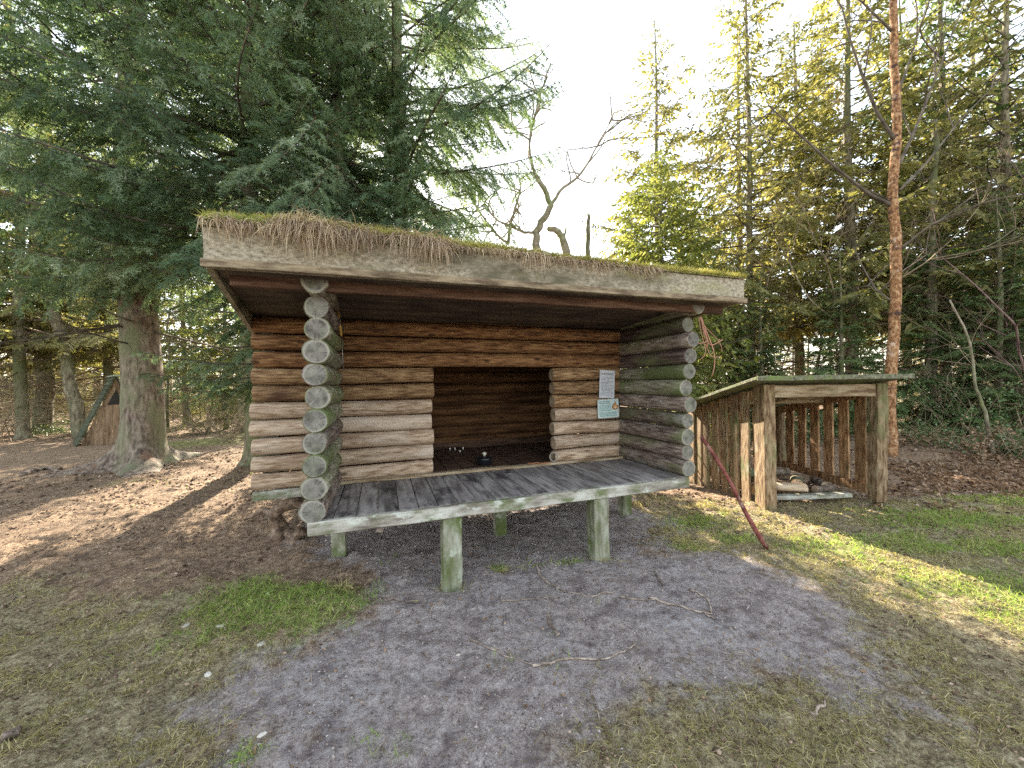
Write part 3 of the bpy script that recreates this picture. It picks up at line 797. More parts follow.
m_pot = plain('black_enamel', (.012, .013, .016), .25); m_steel = plain('dull_steel', (.35, .34, .32), .4, .8); m_stone = plain('pale_knob', (.62, .58, .48), .6)
pot = empty('cooking_pot', S2W(1.60, YW + .20, .617)); tag(pot, 'small black lidded cooking pot on the floor just inside the shelter opening', 'cooking pot')
meshq('body', [lathe([(0, 0), (.074, 0), (.082, .01), (.084, .06), (.088, .078), (.082, .078), (.078, .06), (.076, .012), (0, .01)])], m_pot, pot)
meshq('lid', [lathe([(.088, .079), (.080, .086), (.05, .094), (0, .098)])], m_pot, pot)
meshq('knob', [lathe([(0, .096), (.012, .097), (.012, .106), (.024, .115), (.026, .127), (.018, .138), (0, .142)], 16)], m_stone, pot)
for s in (-1, 1):
    a = np.linspace(-.5, .5, 9); meshq('handle', [tube([(s * (.084 + .03 * math.cos(q * PI)), .028 * math.sin(q * PI), .062) for q in a], .004, 8)], m_pot, pot)
for i, (u, yv, hgt) in enumerate(((1.50, 1.30, .03), (1.56, 1.34, .02), (1.66, 1.28, .032), (1.60, 1.22, .016))):
    pass
m_wax = plain('white_wax', (.75, .72, .64), .5)
for i, (px_, py_, hh) in enumerate(((450, 450, .030), (455, 450, .034), (460, 452, .022), (463, 449.5, .036))):
    p = gp(px_, py_, .617); c = meshq('candle_stub', [lathe([(0, 0), (.013, 0), (.013, hh), (.009, hh + .001), (.008, hh - .003), (0, hh - .004)], 14)], m_wax, loc=tuple(p))
    tag(c, ['short white candle stub nearest the left jamb on the shelter floor', 'second white candle stub from the left on the shelter floor', 'lowest white candle stub on the shelter floor',
            'tallest rightmost white candle stub on the shelter floor'][i], 'candle', 'candle stubs on the shelter floor')
# wire ring and orange twine beside the right jamb
c = S2W(O2 - .045, YW - .12, .617 + .032 + .052); a = np.linspace(0, 2 * PI, 33)
rg_o = meshq('wire_ring', [tube([(c[0] + .044 * math.cos(q) * .95, c[1] - .02 * math.cos(q), c[2] + .050 * math.sin(q)) for q in a], .0065, 8, cap=False),
                           tube([(c[0] + .040 * math.cos(q) * .95, c[1] + .012 - .02 * math.cos(q), c[2] + .047 * math.sin(q)) for q in a], .004, 8, cap=False)], plain('grey_wire', (.40, .36, .30), .6))
tag(rg_o, 'coiled pale wire ring leaning against the right log jamb', 'wire ring')
tw = [S2W(O2 - .36 + .3 * t, YW - .11 + .03 * math.sin(t * 7), .646 + .004 * math.sin(t * 20)) for t in np.linspace(0, 1, 20)]
cd = meshq('twine', [tube([tuple(q) for q in tw], .0045, 6)], plain('orange_twine', (.45, .17, .08), .8)); tag(cd, 'short piece of orange twine lying on the sill left of the wire ring', 'twine')
# frayed twine hanging from the roof corner
rt = np.random.RandomState(4); parts = []
for k in range(8):
    st = np.array(ap(700 + rt.uniform(-1.5, 1.5), 317, 3.50)); en = np.array(ap(703 + rt.uniform(-5, 20), 352 + rt.uniform(-20, 26), 3.48 + rt.uniform(-.05, .05)))
    P = []; cx_ = rt.uniform(-.07, .14); cy2 = rt.uniform(-.05, .05)
    for t in np.linspace(0, 1, 18):
        q = st * (1 - t) + en * t; q = q + np.array([cx_ * math.sin(t * PI) * t, cy2 * math.sin(t * PI), -.07 * math.sin(t * PI) * (k % 3)]); P.append(q)
    parts.append(tube(P, .0042 if k < 3 else .0028, 5))
hk = meshq('hanging_twine', parts, plain('faded_orange_twine', (.55, .27, .18), .8)); tag(hk, 'tangle of faded orange twine hanging from the right roof corner', 'twine')
# skewer with yellow handle beside the left wing
sk = empty('roasting_skewer', S2W(XL + .16, YW - .25, 0)); tag(sk, 'thin metal skewer with yellow wooden handle hanging beside the left log ends', 'skewer')
q0 = np.array(ap(337.5, 311, 3.30)); q1 = np.array(ap(341.5, 336, 3.30)); q2 = np.array(ap(343.5, 371, 3.30)); base = np.array(sk.location)
sk.location = tuple(q0); meshq('handle', [tube([q0 - q0, (q1 - q0) * .5, q1 - q0], [.009, .012, .009], 10)], plain('yellow_handle', (.60, .36, .06), .5), sk)
meshq('rod', [tube([q1 - q0, (q1 + q2) / 2 - q0, q2 - q0], .0035, 6)], m_steel, sk)
# red pole leaning on the right wing
p0 = np.array(ap(703.5, 440, 3.62)); p1 = gp(767, 547, .01)
pl = [p0 + (p1 - p0) * t + np.array([.012 * math.sin(t * 6), 0, .012 * math.sin(t * 4)]) for t in np.linspace(-.03, 1, 14)]
po = meshq('leaning_pole', [tube(pl, np.linspace(.017, .021, 14), 12, wob=.04)], surf('worn_red_paint', [(.09, .03, .025), (.19, .055, .045), (.26, .10, .08)], (1, 1, 1), 14, [((.32, .22, .17), 9, .58, .68, (1, 1, 1))], .3, rnd=0))
tag(po, 'weathered dark red pole leaning against the right hand log ends', 'pole')
# notices on the right jamb
m_paper = plain('white_paper', (.66, .68, .72), .6); m_ink = plain('grey_ink', (.26, .28, .34), .7); m_teal = plain('teal_ink', (.20, .42, .42), .6)
m_plaq = plain('pale_mint_plaque', (.62, .74, .72), .45); m_flame = plain('orange_flame', (.62, .28, .09), .5); m_brown = plain('brown_flame_outline', (.2, .09, .04), .5)
HY = YW - .095


def sheet(name, w_, h_, px_c, py_c, mat, label, cat, rad=0, tilt=0):
    # centre on the plane y = HY of the shelter
    d = ray(px_c, py_c); o_ = np.array([0, 0, EYE]); nrm = np.array([-syw, cyw, 0]); pt = np.array(S2W(0, HY, 0))
    t = (pt - o_).dot(nrm) / d.dot(nrm); c = o_ + d * t
    e = empty(name, tuple(c), YAW); e.rotation_euler.y = tilt; tag(e, label, cat)
    return e


def plate(name, parent, x0, x1, z0, z1, y, th, mat, rad=0):
    if rad:
        pts = []
        for (cx, cz, a0) in ((x1 - rad, z1 - rad, 0), (x0 + rad, z1 - rad, 90), (x0 + rad, z0 + rad, 180), (x1 - rad, z0 + rad, 270)):
            for k in range(5): a = R(a0 + k * 22.5); pts.append((cx + rad * math.cos(a), cz + rad * math.sin(a)))
    else: pts = [(x1, z1), (x0, z1), (x0, z0), (x1, z0)]
    bm = prism([(a, y - th, b) for a, b in pts], [(a, y, b) for a, b in pts]); bmesh.ops.recalc_face_normals(bm, faces=bm.faces[:])
    return bmobj(name, bm, mat, parent)


def textlines(name, parent, x0, x1, z0, z1, rows, y, mat, seed, hfrac=.36):
    rn = random.Random(seed); bm = bmesh.new(); dz = (z1 - z0) / rows
    for r_ in range(rows):
        z = z1 - (r_ + .5) * dz; x = x0; xe = x1 - (x1 - x0) * rn.choice([0, .05, .12, .35, .02])
        while x < xe:
            wl = rn.uniform(.006, .018); a = min(x + wl, xe)
            pr = [(x, y, z - dz * hfrac / 2), (a, y, z - dz * hfrac / 2), (a, y, z + dz * hfrac / 2), (x, y, z + dz * hfrac / 2)]
            vs = [bm.verts.new(q) for q in pr]; bm.faces.new(vs); x = a + .004
    return bmobj(name, bm, mat, parent)


Z4 = 4.7
pp = sheet('notice_sheet', .21, .297, 607, 384, m_paper, 'white typed paper notice pinned above the flame plaque on the right jamb', 'notice', tilt=.05)
plate('paper', pp, -.105, .105, -.170, .165, 0, .002, m_paper)
textlines('printed_text', pp, -.085, .08, .105, .135, 1, -.0035, m_ink, 2, .6); textlines('printed_text', pp, -.085, .085, -.14, .09, 14, -.0035, m_ink, 1, .34)
pq = sheet('fire_plaque', .3, .2, 608, 408.5, m_plaq, 'pale mint plaque with an orange flame fixed below the paper notice', 'plaque', tilt=-.02)
pq.location = Vector(pq.location) + Vector((syw, -cyw, 0)) * .004
plate('panel', pq, -.145, .145, -.112, .112, 0, .004, m_plaq, .018)
textlines('heading', pq, -.125, .03, .055, .095, 2, -.0055, plain('dark_teal_ink', (.10, .25, .27), .6), 5, .55); textlines('printed_text', pq, -.125, .05, -.03, .045, 5, -.0055, m_teal, 3, .5)
textlines('printed_text', pq, -.125, .125, -.095, -.04, 3, -.0055, m_teal, 4, .55)


def flame(parent, sc_, y, mat, cx, cz):
    pts = [(0, -.5), (.32, -.42), (.45, -.15), (.36, .12), (.22, .02), (.18, .3), (.0, .62), (-.08, .3), (-.24, .1), (-.30, .22), (-.44, -.1), (-.34, -.40)]
    bm = bmesh.new(); bm.faces.new([bm.verts.new((cx + a * sc_, y, cz + b * sc_)) for a, b in pts]); return bmobj('flame_mark', bm, mat, parent)


flame(pq, .10, -.0052, m_brown, .095, .03); flame(pq, .078, -.0062, m_flame, .095, .028); flame(pq, .040, -.0072, plain('pale_flame', (.8, .6, .35), .5), .095, .012)

# ------------------------------------------------------------------ wood store
SX0, SX1, SZ0, SZ1 = 2.94, 4.47, 4.50, 6.28
shed = empty('wood_store', (SX0, SZ0, 0)); tag(shed, 'slatted open fronted wood store with a flat sloping roof beside the shelter', 'wood store')


def sb(name, size, c, mat, rot=(0, 0, 0), parent=shed, **k): return board(name, size, (c[0] - SX0, c[1] - SZ0, c[2]), mat, parent, rot, **k)


def shz(y): return 1.475 - .215 * (y - SZ0)


sb('post', (.14, .20, 1.60), (3.06, SZ0 + .10, .68), m_shed, jit=.004, bev=.006); sb('post', (.13, .13, 1.42), (4.40, SZ0 + .065, .765), m_shed, (0, .02, 0), jit=.004, bev=.006)
sb('post', (.1, .1, 1.3), (3.0, SZ1 - .05, .40), m_shed); sb('post', (.1, .1, 1.0), (4.40, SZ1 - .05, .60), m_shed)
sb('header', (1.21, .045, .145), (3.735, SZ0 + .045, 1.395), m_shedx); sb('base_board', (1.05, .10, .05), (3.62, SZ0 + .2, .085), m_dbeam, (0, -.04, -.05))
for k in range(7):
    y = SZ0 + .36 + k * .245; zt = shz(y) - .01; zb = -.03 - .035 * k
    sb('slat', (.026, .165 + .01 * (k % 2), zt - zb), (2.985, y, (zt + zb) / 2), m_shed, (R(rh.uniform(-.8, .8)), 0, 0), seed=k, jit=.003)
for k in range(7):
    y = SZ0 + .33 + k * .245; zt = shz(y) - .03; zb = .14
    sb('slat', (.026, .150, zt - zb), (4.435, y, (zt + zb) / 2), m_shedin, (R(rh.uniform(-.8, .8)), 0, 0), seed=k + 20, jit=.003)
for k in range(6):
    x = 3.16 + k * .23; sb('slat', (.17, .025, 1.15), (x, SZ1 + .02, .5), m_shedin, seed=k + 40)
for xs_, rz in ((2.955 + .065, 0), (4.40, 0)):
    for zc, dz in ((.16, 0), (1.12, 1)):
        sb('rail', (.045, 1.5, .11), (xs_, (SZ0 + SZ1) / 2 + .08, zc if not dz else shz(5.4) - .08), m_shedin, (-.212 if dz else 0, 0, 0))
sb('rafter', (.05, 1.72, .10), (3.55, (SZ0 + SZ1) / 2, shz(5.39) - .065), m_shedx, (-.212, 0, 0))
sb('cross_beam', (1.42, .05, .09), (3.71, 5.35, shz(5.35) - .05), m_shedx)
sb('roof', (1.76, 2.15, .035), (3.66, 5.36, shz(5.36) + .045), m_felt, (-.212, 0, 0), jit=.004, seg=8)
sb('roof_edge', (1.77, .03, .055), (3.66, SZ0 - .215 + .0, shz(SZ0 - .2) + .035), m_felt, (-.05, 0, 0), jit=.003, seg=8)
# firewood in the store
m_cut = surf('cut_wood', [(.42, .30, .19), (.60, .46, .32), (.72, .6, .45)], (.2, 1, 1), 18, [], .3, rnd=.1)
wl = ['pale freshly split log lying in front on the wood store floor', 'dark round billet at the back left of the wood store', 'mossy billet leaning behind the pale split log',
      'thin branch poking up left of the pale split log', 'short dark billet lying right of the pale split log', 'split brown log crosswise at the back of the wood store', 'small grey billet right beside the base rail']
wp = [(3.62, 4.95, .10, .34, .065, -.4), (3.55, 5.6, .16, .4, .06, .3), (3.85, 5.15, .15, .34, .07, 1.0), (3.42, 5.0, .2, .6, .022, .9), (4.05, 4.95, .10, .3, .045, .2), (3.9, 5.7, .15, .45, .055, -.1), (4.2, 5.2, .12, .3, .05, 1.3)]
for i, (x, y, z, L, r_, rz) in enumerate(wp):
    o = log(L, r_, [m_cut if i == 0 else (m_barkg if i in (2,) else m_bark), m_endp], 300 + i, None, (x - L / 2 * math.cos(rz), y - L / 2 * math.sin(rz), z + (.03 if i == 0 else 0)), rz, 'firewood_log')
    if i == 0: o.scale = (1, 1.5, .8)
    if i == 3: o.rotation_euler.y = -.25
    tag(o, wl[i], 'firewood', 'firewood in the wood store')

# ------------------------------------------------------------------ A-frame hut
AB = np.array([-11.27, 10.78]); hd = np.array([-.777, .629]); gd = np.array([.629, .777])
af = empty('a_frame_hut', (AB[0], AB[1], float(ghl(np.array(AB[0]), np.array(AB[1])))), math.atan2(gd[1], gd[0]))
tag(af, 'small steep wooden A-frame hut with green battened roof behind the big spruce', 'hut')
# local: x along gable base, y back along ridge
m_green = surf('green_roof_batten', [(.025, .03, .018), (.065, .075, .045), (.12, .13, .085)], (1, 1, 1), 14, [((.2, .22, .2), 5, .6, .75, (1, 1, 1))], .3, rnd=.2)
W2, HA, DA = .68, 1.86, 1.35
bm = bmesh.new(); k = 9
for i in range(k):              # vertical gable planks, butted
    xa, xb = -W2 + 2 * W2 * i / k + .004, -W2 + 2 * W2 * (i + 1) / k - .004
    za, zb_ = HA * (1 - abs(xa) / W2), HA * (1 - abs(xb) / W2); za, zb_ = max(za, .02), max(zb_, .02)
    ps = [(xa, .0), (xb, .0)]
    top = [(xa, za), (0, HA), (xb, zb_)] if xa < 0 < xb else [(xa, za), (xb, zb_)]
    fr = [(xa, 0)] + top + [(xb, 0)]
    pb = prism([(a, .03, b) for a, b in fr], [(a, .0 + .004 * (i % 2), b) for a, b in fr]); me_ = bpy.data.meshes.new('t'); pb.to_mesh(me_); pb.free(); bm.from_mesh(me_)
bmesh.ops.recalc_face_normals(bm, faces=bm.faces[:])
bmobj('gable_wall', bm, surf('gable_plank', [(.12, .075, .045), (.26, .175, .11), (.36, .26, .175)], (1, 1, .15), 16, [], .3, rnd=0), af)
wbm = prism([(-.17, -.012, 1.10), (.17, -.012, 1.10), (0, -.012, 1.52)], [(-.17, .0 - .002, 1.10), (.17, -.002, 1.10), (0, -.002, 1.52)]); bmesh.ops.recalc_face_normals(wbm, faces=wbm.faces[:])
bmobj('window', wbm, plain('dark_opening', (.01, .01, .01), .4), af)
for s in (-1, 1):
    rp = empty('roof', parent=af)
    n_ = 15
    for i in range(n_):
        t0, t1 = i / n_, (i + 1) / n_ + .01
        x0_, z0_ = s * (W2 + .06) * (1 - t0), HA * t0 * 1.02; x1_, z1_ = s * (W2 + .06) * (1 - t1), HA * t1 * 1.02
        nx, nz = s * HA, W2; l_ = math.hypot(nx, nz); nx, nz = nx / l_ * .035, nz / l_ * .035
        bb = prism([(x0_, -.07, z0_), (x1_, -.07, z1_), (x1_ + nx * .35, -.07, z1_ + nz * .35), (x0_ + nx * 1.25, -.07, z0_ + nz * 1.25)],
                   [(x0_, DA, z0_), (x1_, DA, z1_), (x1_ + nx * .35, DA, z1_ + nz * .35), (x0_ + nx * 1.25, DA, z0_ + nz * 1.25)])
        bmesh.ops.recalc_face_normals(bb, faces=bb.faces[:]); bmobj('batten', bb, m_green, rp)
board('ridge_board', (.16, DA + .1, .03), (0, DA / 2 - .03, HA * 1.03), plain('pale_green_ridge', (.35, .42, .33), .7), af)

# ------------------------------------------------------------------ vegetation kit
def rotm(az, el, roll=0):
    """x axis -> direction az, el"""
    ca, sa, ce, se = math.cos(az), math.sin(az), math.cos(el), math.sin(el)
    X = np.array([ca * ce, sa * ce, se]); Y = np.array([-sa, ca, 0]); Z = np.cross(X, Y)
    if roll:
        c, s = math.cos(roll), math.sin(roll); Y, Z = Y * c + Z * s, Z * c - Y * s
    return np.stack([X, Y, Z], 1)


def tufts(P0, P1, rng, k, tl, tw):
    """needle tufts herringboned along shoots P0->P1: (n*2k,3,3)"""
    n = len(P0); D = P1 - P0; L = np.linalg.norm(D, axis=1)[:, None] + 1e-9; Dn = D / L
    S = np.cross(Dn, rng.normal(size=(n, 3)) * .55 + np.array([0, 0, 1.])); S /= np.linalg.norm(S, axis=1)[:, None] + 1e-9
    out = []
    for i in range(k):
        t = (i + rng.rand(n, 1) * .8) / k; b = P0 + D * t
        for s in (-1, 1):
            d = Dn * .8 + S * s * .62 + rng.normal(size=(n, 3)) * .16
            l = tl * rng.uniform(.7, 1.2, (n, 1)); out.append(np.stack([b - Dn * tw, b + Dn * tw, b + d * l], 1))
    return np.concatenate(out)


def diamonds(P0, P1, rng, wd):
    n = len(P0); D = P1 - P0; S = np.cross(D, rng.normal(size=(n, 3)) * .5 + np.array([0, 0, 1.])); S /= np.linalg.norm(S, axis=1)[:, None] + 1e-9
    M_ = P0 + D * rng.uniform(.3, .5, (n, 1)); S = S * (wd * rng.uniform(.6, 1.2, (n, 1)))
    t1 = np.stack([P0, M_ + S, P1], 1); t2 = np.stack([P0, P1, M_ - S + D * rng.uniform(-.1, .2, (n, 1))], 1)
    return np.concatenate([t1, t2])


def branch(L, seed, sp2=.1, sp3=.075, l3=.13, hang=.35, dens=1.0, fine=True, bare=.22, droop=.12, leaf=True, gap=0):
    rng = np.random.RandomState(seed); n = max(6, int(L / .18)); t = np.linspace(0, 1, n)
    ax = np.stack([t * L, .05 * L * np.sin(t * 4 + seed) * t, -droop * L * np.sin(t * 2.6) + .04 * L * rng.uniform(-1, 1) * t], -1)
    r0 = .006 + .0085 * L
    S = [np.concatenate([ax[i], ax[i + 1], [r0 * (1 - t[i] * .85), r0 * (1 - t[i + 1] * .85)]]) for i in range(n - 1)]
    A0, A1, tin = [], [], []
    x = L * bare; side = 1
    while x < L:
        f = x / L; i = min(int(f * (n - 1)), n - 2); fr = f * (n - 1) - i; p = ax[i] * (1 - fr) + ax[i + 1] * fr
        side = -side; l2 = min(.50 * (L - x) + .12, .30 + .22 * L) * rng.uniform(.55, 1.15) * min(1, .5 + 1.6 * (f - bare + .1))
        if rng.rand() < gap: x += sp2; continue
        an = R(rng.uniform(42, 68)) * side; d = np.array([math.cos(an), math.sin(an), rng.uniform(-.25, .12)]); m_ = max(3, int(l2 / .09))
        q = p.copy(); pts = [q.copy()]
        for j in range(m_):
            d = d + np.array([.03, 0, -hang * rng.uniform(.5, 1.3) / m_ * 1.3]) + rng.normal(size=3) * .05; d /= np.linalg.norm(d); q = q + d * l2 / m_; pts.append(q.copy())
        pts = np.array(pts)
        for j in range(m_): S.append(np.concatenate([pts[j], pts[j + 1], [.0045 * (1 - .7 * j / m_), .0045 * (1 - .7 * (j + 1) / m_)]]))
        if True:
            A0.append(pts[:-1]); A1.append(pts[1:]); tin.append(np.full(m_, rng.rand()))
            k3 = max(2, int(l2 / sp3)); tt = np.linspace(.08, .97, k3); tb = rng.rand()
            for sgn in (-1, 1):
                fi = tt * m_; ij = np.minimum(fi.astype(int), m_ - 1); f2 = (fi - ij)[:, None]; b = pts[ij] * (1 - f2) + pts[ij + 1] * f2
                dd = pts[ij + 1] - pts[ij]; dd /= np.linalg.norm(dd, axis=1)[:, None]
                sd_ = np.cross(dd, np.array([0, 0, 1.])); sd_ /= np.linalg.norm(sd_, axis=1)[:, None] + 1e-9
                dr = dd * .7 + sd_ * sgn * .75 + np.array([0, 0, -hang * .6]) + rng.normal(size=(k3, 3)) * .18
                ln = l3 * rng.uniform(.5, 1.25, (k3, 1)) * (1.15 - .6 * tt[:, None]) * min(1.2, .55 + l2)
                kp = rng.rand(k3) < dens; A0.append(b[kp]); A1.append((b + dr * ln)[kp]); tin.append(np.full(kp.sum(), tb))
                if not leaf:
                    for a_, b_ in zip(b[kp], (b + dr * ln)[kp]): S.append(np.concatenate([a_, b_, [.0022, .0012]]))
        x += sp2 * rng.uniform(.6, 1.4)
    S = np.array(S)
    if not leaf: return L, S, np.zeros((0, 3, 3)), np.zeros(0)
    P0, P1, tb = np.concatenate(A0), np.concatenate(A1), np.concatenate(tin)
    if fine: T = tufts(P0, P1, rng, 3, .052, .0115); rep = 6
    else: T = diamonds(P0, P1, rng, .034); rep = 2
    ti = np.tile(tb, rep) * .55 + np.tile(rng.rand(len(P0)), rep) * .3 + .1
    return L, S, T, ti


def place(br, az, el, sc_, p, rng, tb):
    L, S, T, ti = br; M = rotm(az, el, rng.uniform(-.35, .35)) * sc_
    S2 = S.copy(); S2[:, :3] = S[:, :3] @ M.T + p; S2[:, 3:6] = S[:, 3:6] @ M.T + p; S2[:, 6:] = S[:, 6:] * sc_
    T2 = (T.reshape(-1, 3) @ M.T + p).reshape(-1, 3, 3) if len(T) else T
    return S2, T2, np.clip(ti + tb, 0, 1)


def trunk_vf(H, r, flare, seed, lean=(0, 0), n=20, roots=0, k=40, rough=.04):
    rng = np.random.RandomState(seed); t = np.linspace(0, 1, k) ** 1.6; z = t * H - .12
    ang = np.arange(n) * 2 * PI / n; V = np.zeros((k, n, 3)); ph = rng.rand(8) * 6.28
    for i in range(k):
        rr = r * (1 - t[i]) ** .75 + .012; fl = flare * r * math.exp(-max(z[i], -.05) / (.17 if roots else .12))
        lob = np.zeros(n)
        if roots:
            for q in range(roots):
                a0 = ph[q] * .3 + q * 2 * PI / roots; dd = (ang - a0 + PI) % (2 * PI) - PI; lob += np.exp(-(dd / .33) ** 2) * (.7 + .6 * math.sin(ph[q]))
        R_ = rr * (1 + rough * (fbm(ang * 2.2 + seed, np.full(n, z[i] * 3), seed, 3) - .5) * 2) + fl * ((.35 + .95 * lob) if roots else 1)
        cx = lean[0] * max(z[i], 0) + r * .25 * math.sin(z[i] * .8 + seed); cy = lean[1] * max(z[i], 0) + r * .2 * math.sin(z[i] * .7 + seed * 2)
        V[i, :, 0] = cx + R_ * np.cos(ang); V[i, :, 1] = cy + R_ * np.sin(ang); V[i, :, 2] = z[i]
    F = [(i * n + j, i * n + (j + 1) % n, (i + 1) * n + (j + 1) % n, (i + 1) * n + j) for i in range(k - 1) for j in range(n)]
    return V.reshape(-1, 3), F


def conifer(seed, H, r, zb, Rm, nb, brs, tops=None, topz=99, dead=0, dbrs=None, elev=(-.15, .5), lean=(0, 0), pw=1.1, flare=.5, roots=0, azf=None, dz0=.8, n=14, k=26, lowb=1.0):
    rng = np.random.RandomState(seed); SS, TT, II = [], [], []

    def cpt(z): return np.array([lean[0] * z + r * .25 * math.sin(z * .8 + seed), lean[1] * z + r * .2 * math.sin(z * .7 + seed * 2), z])
    az = rng.rand() * 6.28
    for i in range(nb):
        f = ((i + rng.rand()) / nb) ** lowb; z = zb + (H - zb) * f; az += 2.4 + rng.uniform(-.5, .5); L = Rm * max(.06, (1 - f ** pw)) * rng.uniform(.7, 1.12) + .15
        if azf: L *= azf(az, z)
        if L < .12: continue
        pool = tops if (tops and z > topz) else brs; b = min(rng.permutation(len(pool))[:3], key=lambda q: abs(pool[q][0] - L)); b = pool[b]
        S, T, ti = place(b, az, elev[0] + (elev[1] - elev[0]) * f + rng.uniform(-.12, .12), L / b[0] if L / b[0] < 1.5 else 1.5, cpt(z), rng, rng.uniform(-.26, .26))
        SS.append(S); TT.append(T); II.append(ti)
    for i in range(dead):
        z = rng.uniform(dz0, zb + 1.0); b = dbrs[rng.randint(len(dbrs))]
        S, T, ti = place(b, rng.rand() * 6.28, rng.uniform(-.35, .25), rng.uniform(.6, 1.15), cpt(z), rng, 0); SS.append(S)
    tv = trunk_vf(H, r, flare, seed, lean, roots=roots, n=n, k=k)
    Vs, Fs = segs_mesh(np.concatenate(SS)); T = np.concatenate(TT)
    return tv, (Vs, Fs), T, np.concatenate(II)


def tree_meshes(data, mb, ml, mf):
    (tv, tf), (sv, sf), T, ti = data
    mt = npmesh('trunk', tv, np.array(tf), mb, smooth=True); mlb = npmesh('limbs', sv, sf, ml)
    mc = npmesh('crown', T.reshape(-1, 3), np.arange(len(T) * 3).reshape(-1, 3), mf, ti)
    return [('trunk', mt), ('limbs', mlb), ('crown', mc)]


def plant(name, meshes, loc, rz, s, label, cat, group=None, sz=None, mats=None):
    x, y = loc[0], loc[1]; z = float(ghl(np.array(float(x)), np.array(float(y)))) if len(loc) < 3 else loc[2]
    e = empty(name, (x, y, z), rz); e.scale = (s, s, sz or s); tag(e, label, cat, group)
    for nm, me in meshes:
        o = bpy.data.objects.new(nm, me); link(o, e)
        if mats and nm in mats: o.material_slots[0].link = 'OBJECT'; o.material_slots[0].material = mats[nm]
    return e


FINE = [branch(L, 100 + i, sp2=.085, sp3=.06, hang=h, dens=.95, gap=.04) for i, (L, h) in enumerate(((1.1, .3), (1.8, .4), (2.4, .5), (3.0, .55), (3.4, .75)))]
HANG = [branch(L, 140 + i, sp2=.085, sp3=.06, hang=1.25, dens=.9, gap=.06, droop=.05, l3=.12) for i, L in enumerate((1.4, 2.2, 3.0, 3.8))]
COARSE = [branch(L, 170 + i, sp2=.10, sp3=.06, l3=.20, hang=.5, dens=.9, fine=False, gap=.08) for i, L in enumerate((.8, 1.4, 2.0, 2.7))]
SPARSE = [branch(L, 190 + i, sp2=.12, sp3=.075, l3=.17, hang=.8, dens=.75, fine=False, gap=.15, droop=.06) for i, L in enumerate((.8, 1.5, 2.2, 3.0))]
DEAD = [branch(L, 210 + i, sp2=.16, sp3=.10, l3=.22, hang=.5, dens=.7, leaf=False, bare=.1, gap=.1, droop=.03) for i, L in enumerate((1.2, 1.8, 2.5))]


def gxy(px, py): p = gp(px, py); return (p[0], p[1])


def azgap(c, wdt, lo):
    return lambda az, z: lo if abs((az - c + PI) % (2 * PI) - PI) < wdt else 1.0


# big spruce left
d = conifer(401, 15, .34, 5.0, 3.9, 165, FINE, COARSE, 9.2, dead=34, dbrs=DEAD, elev=(.02, .4), flare=1.9, roots=6, n=40, k=60, dz0=2.2, lowb=1.0, azf=lambda a, z: (0 if abs((a + 3.0 + PI) % (2 * PI) - PI) < .95 else .8) if z < 6.2 else 1.0)
plant('spruce_tree', tree_meshes(d, m_bark, m_twigd, f_blue), gxy(140, 465), 2.2, 1, 'large spruce with flared mossy roots and wide trunk left of the shelter', 'tree', 'tall spruces beside the shelter')
# spruce behind left end of the shelter
d = conifer(402, 15, .20, 4.2, 3.9, 250, FINE[1:] + HANG[1:], COARSE, 9.4, dead=14, dbrs=DEAD, elev=(-.15, .35), flare=.6, n=20, k=40, lowb=1.4, pw=1.6)
T2M = tree_meshes(d, m_barkg, m_twigd, f_blue)
plant('spruce_tree', T2M, (-5.15, 7.6), .9, 1, 'spruce rising close behind the left end of the turf roof', 'tree', 'tall spruces beside the shelter')
d = conifer(403, 16, .20, 3.2, 4.1, 260, HANG, COARSE, 11.5, dead=10, dbrs=DEAD, elev=(-.02, .45), flare=.6, n=18, k=34, lowb=1.25, pw=1.8, azf=lambda a, z: 1.0 if z > 6 else .6)
plant('spruce_tree', tree_meshes(d, m_barkg, m_twigd, f_blue), (-2.5, 8.7), 4.0, 1, 'spruce with drooping sprays behind the roof, right of its neighbours', 'tree', 'tall spruces beside the shelter')

d = conifer(404, 11.5, .13, 1.8, 2.8, 230, FINE[:4], elev=(-.1, .5), flare=.5, lowb=1.1)
plant('spruce_tree', tree_meshes(d, m_barkg, m_twigd, f_blue), (-3.2, 7.2), 2.7, 1, 'lush blue green spruce directly behind the left half of the turf roof', 'tree', 'tall spruces beside the shelter')

# background prototypes
PA = tree_meshes(conifer(411, 14, .15, 3.2, 2.9, 115, COARSE, dead=55, dbrs=DEAD, elev=(-.1, .45), pw=1.5), m_barkg, m_twig, f_olive)
PB = tree_meshes(conifer(412, 12.5, .12, 2.4, 2.5, 110, SPARSE, dead=55, dbrs=DEAD, elev=(-.1, .4), pw=1.5), m_barkg, m_twig, f_olive)
PC = tree_meshes(conifer(413, 14, .10, 2.4, 2.9, 150, SPARSE, dead=50, dbrs=DEAD, elev=(.0, .6), pw=1.7), m_barkg, m_twigd, f_olive)
PD = tree_meshes(conifer(414, 7.3, .08, .7, 2.0, 230, SPARSE + COARSE[:2], elev=(-.05, .65), pw=2.2), m_barkg, m_twigd, f_yel)
PE = tree_meshes(conifer(415, 9, .12, .5, 2.7, 130, COARSE, elev=(-.2, .35)), m_barkg, m_twigd, f_dark)
DK = {'crown': f_dark}; OL = {'crown': f_olive}
G1 = 'spruces of the wood behind the A-frame hut'; G2 = 'conifers standing behind the wood store'
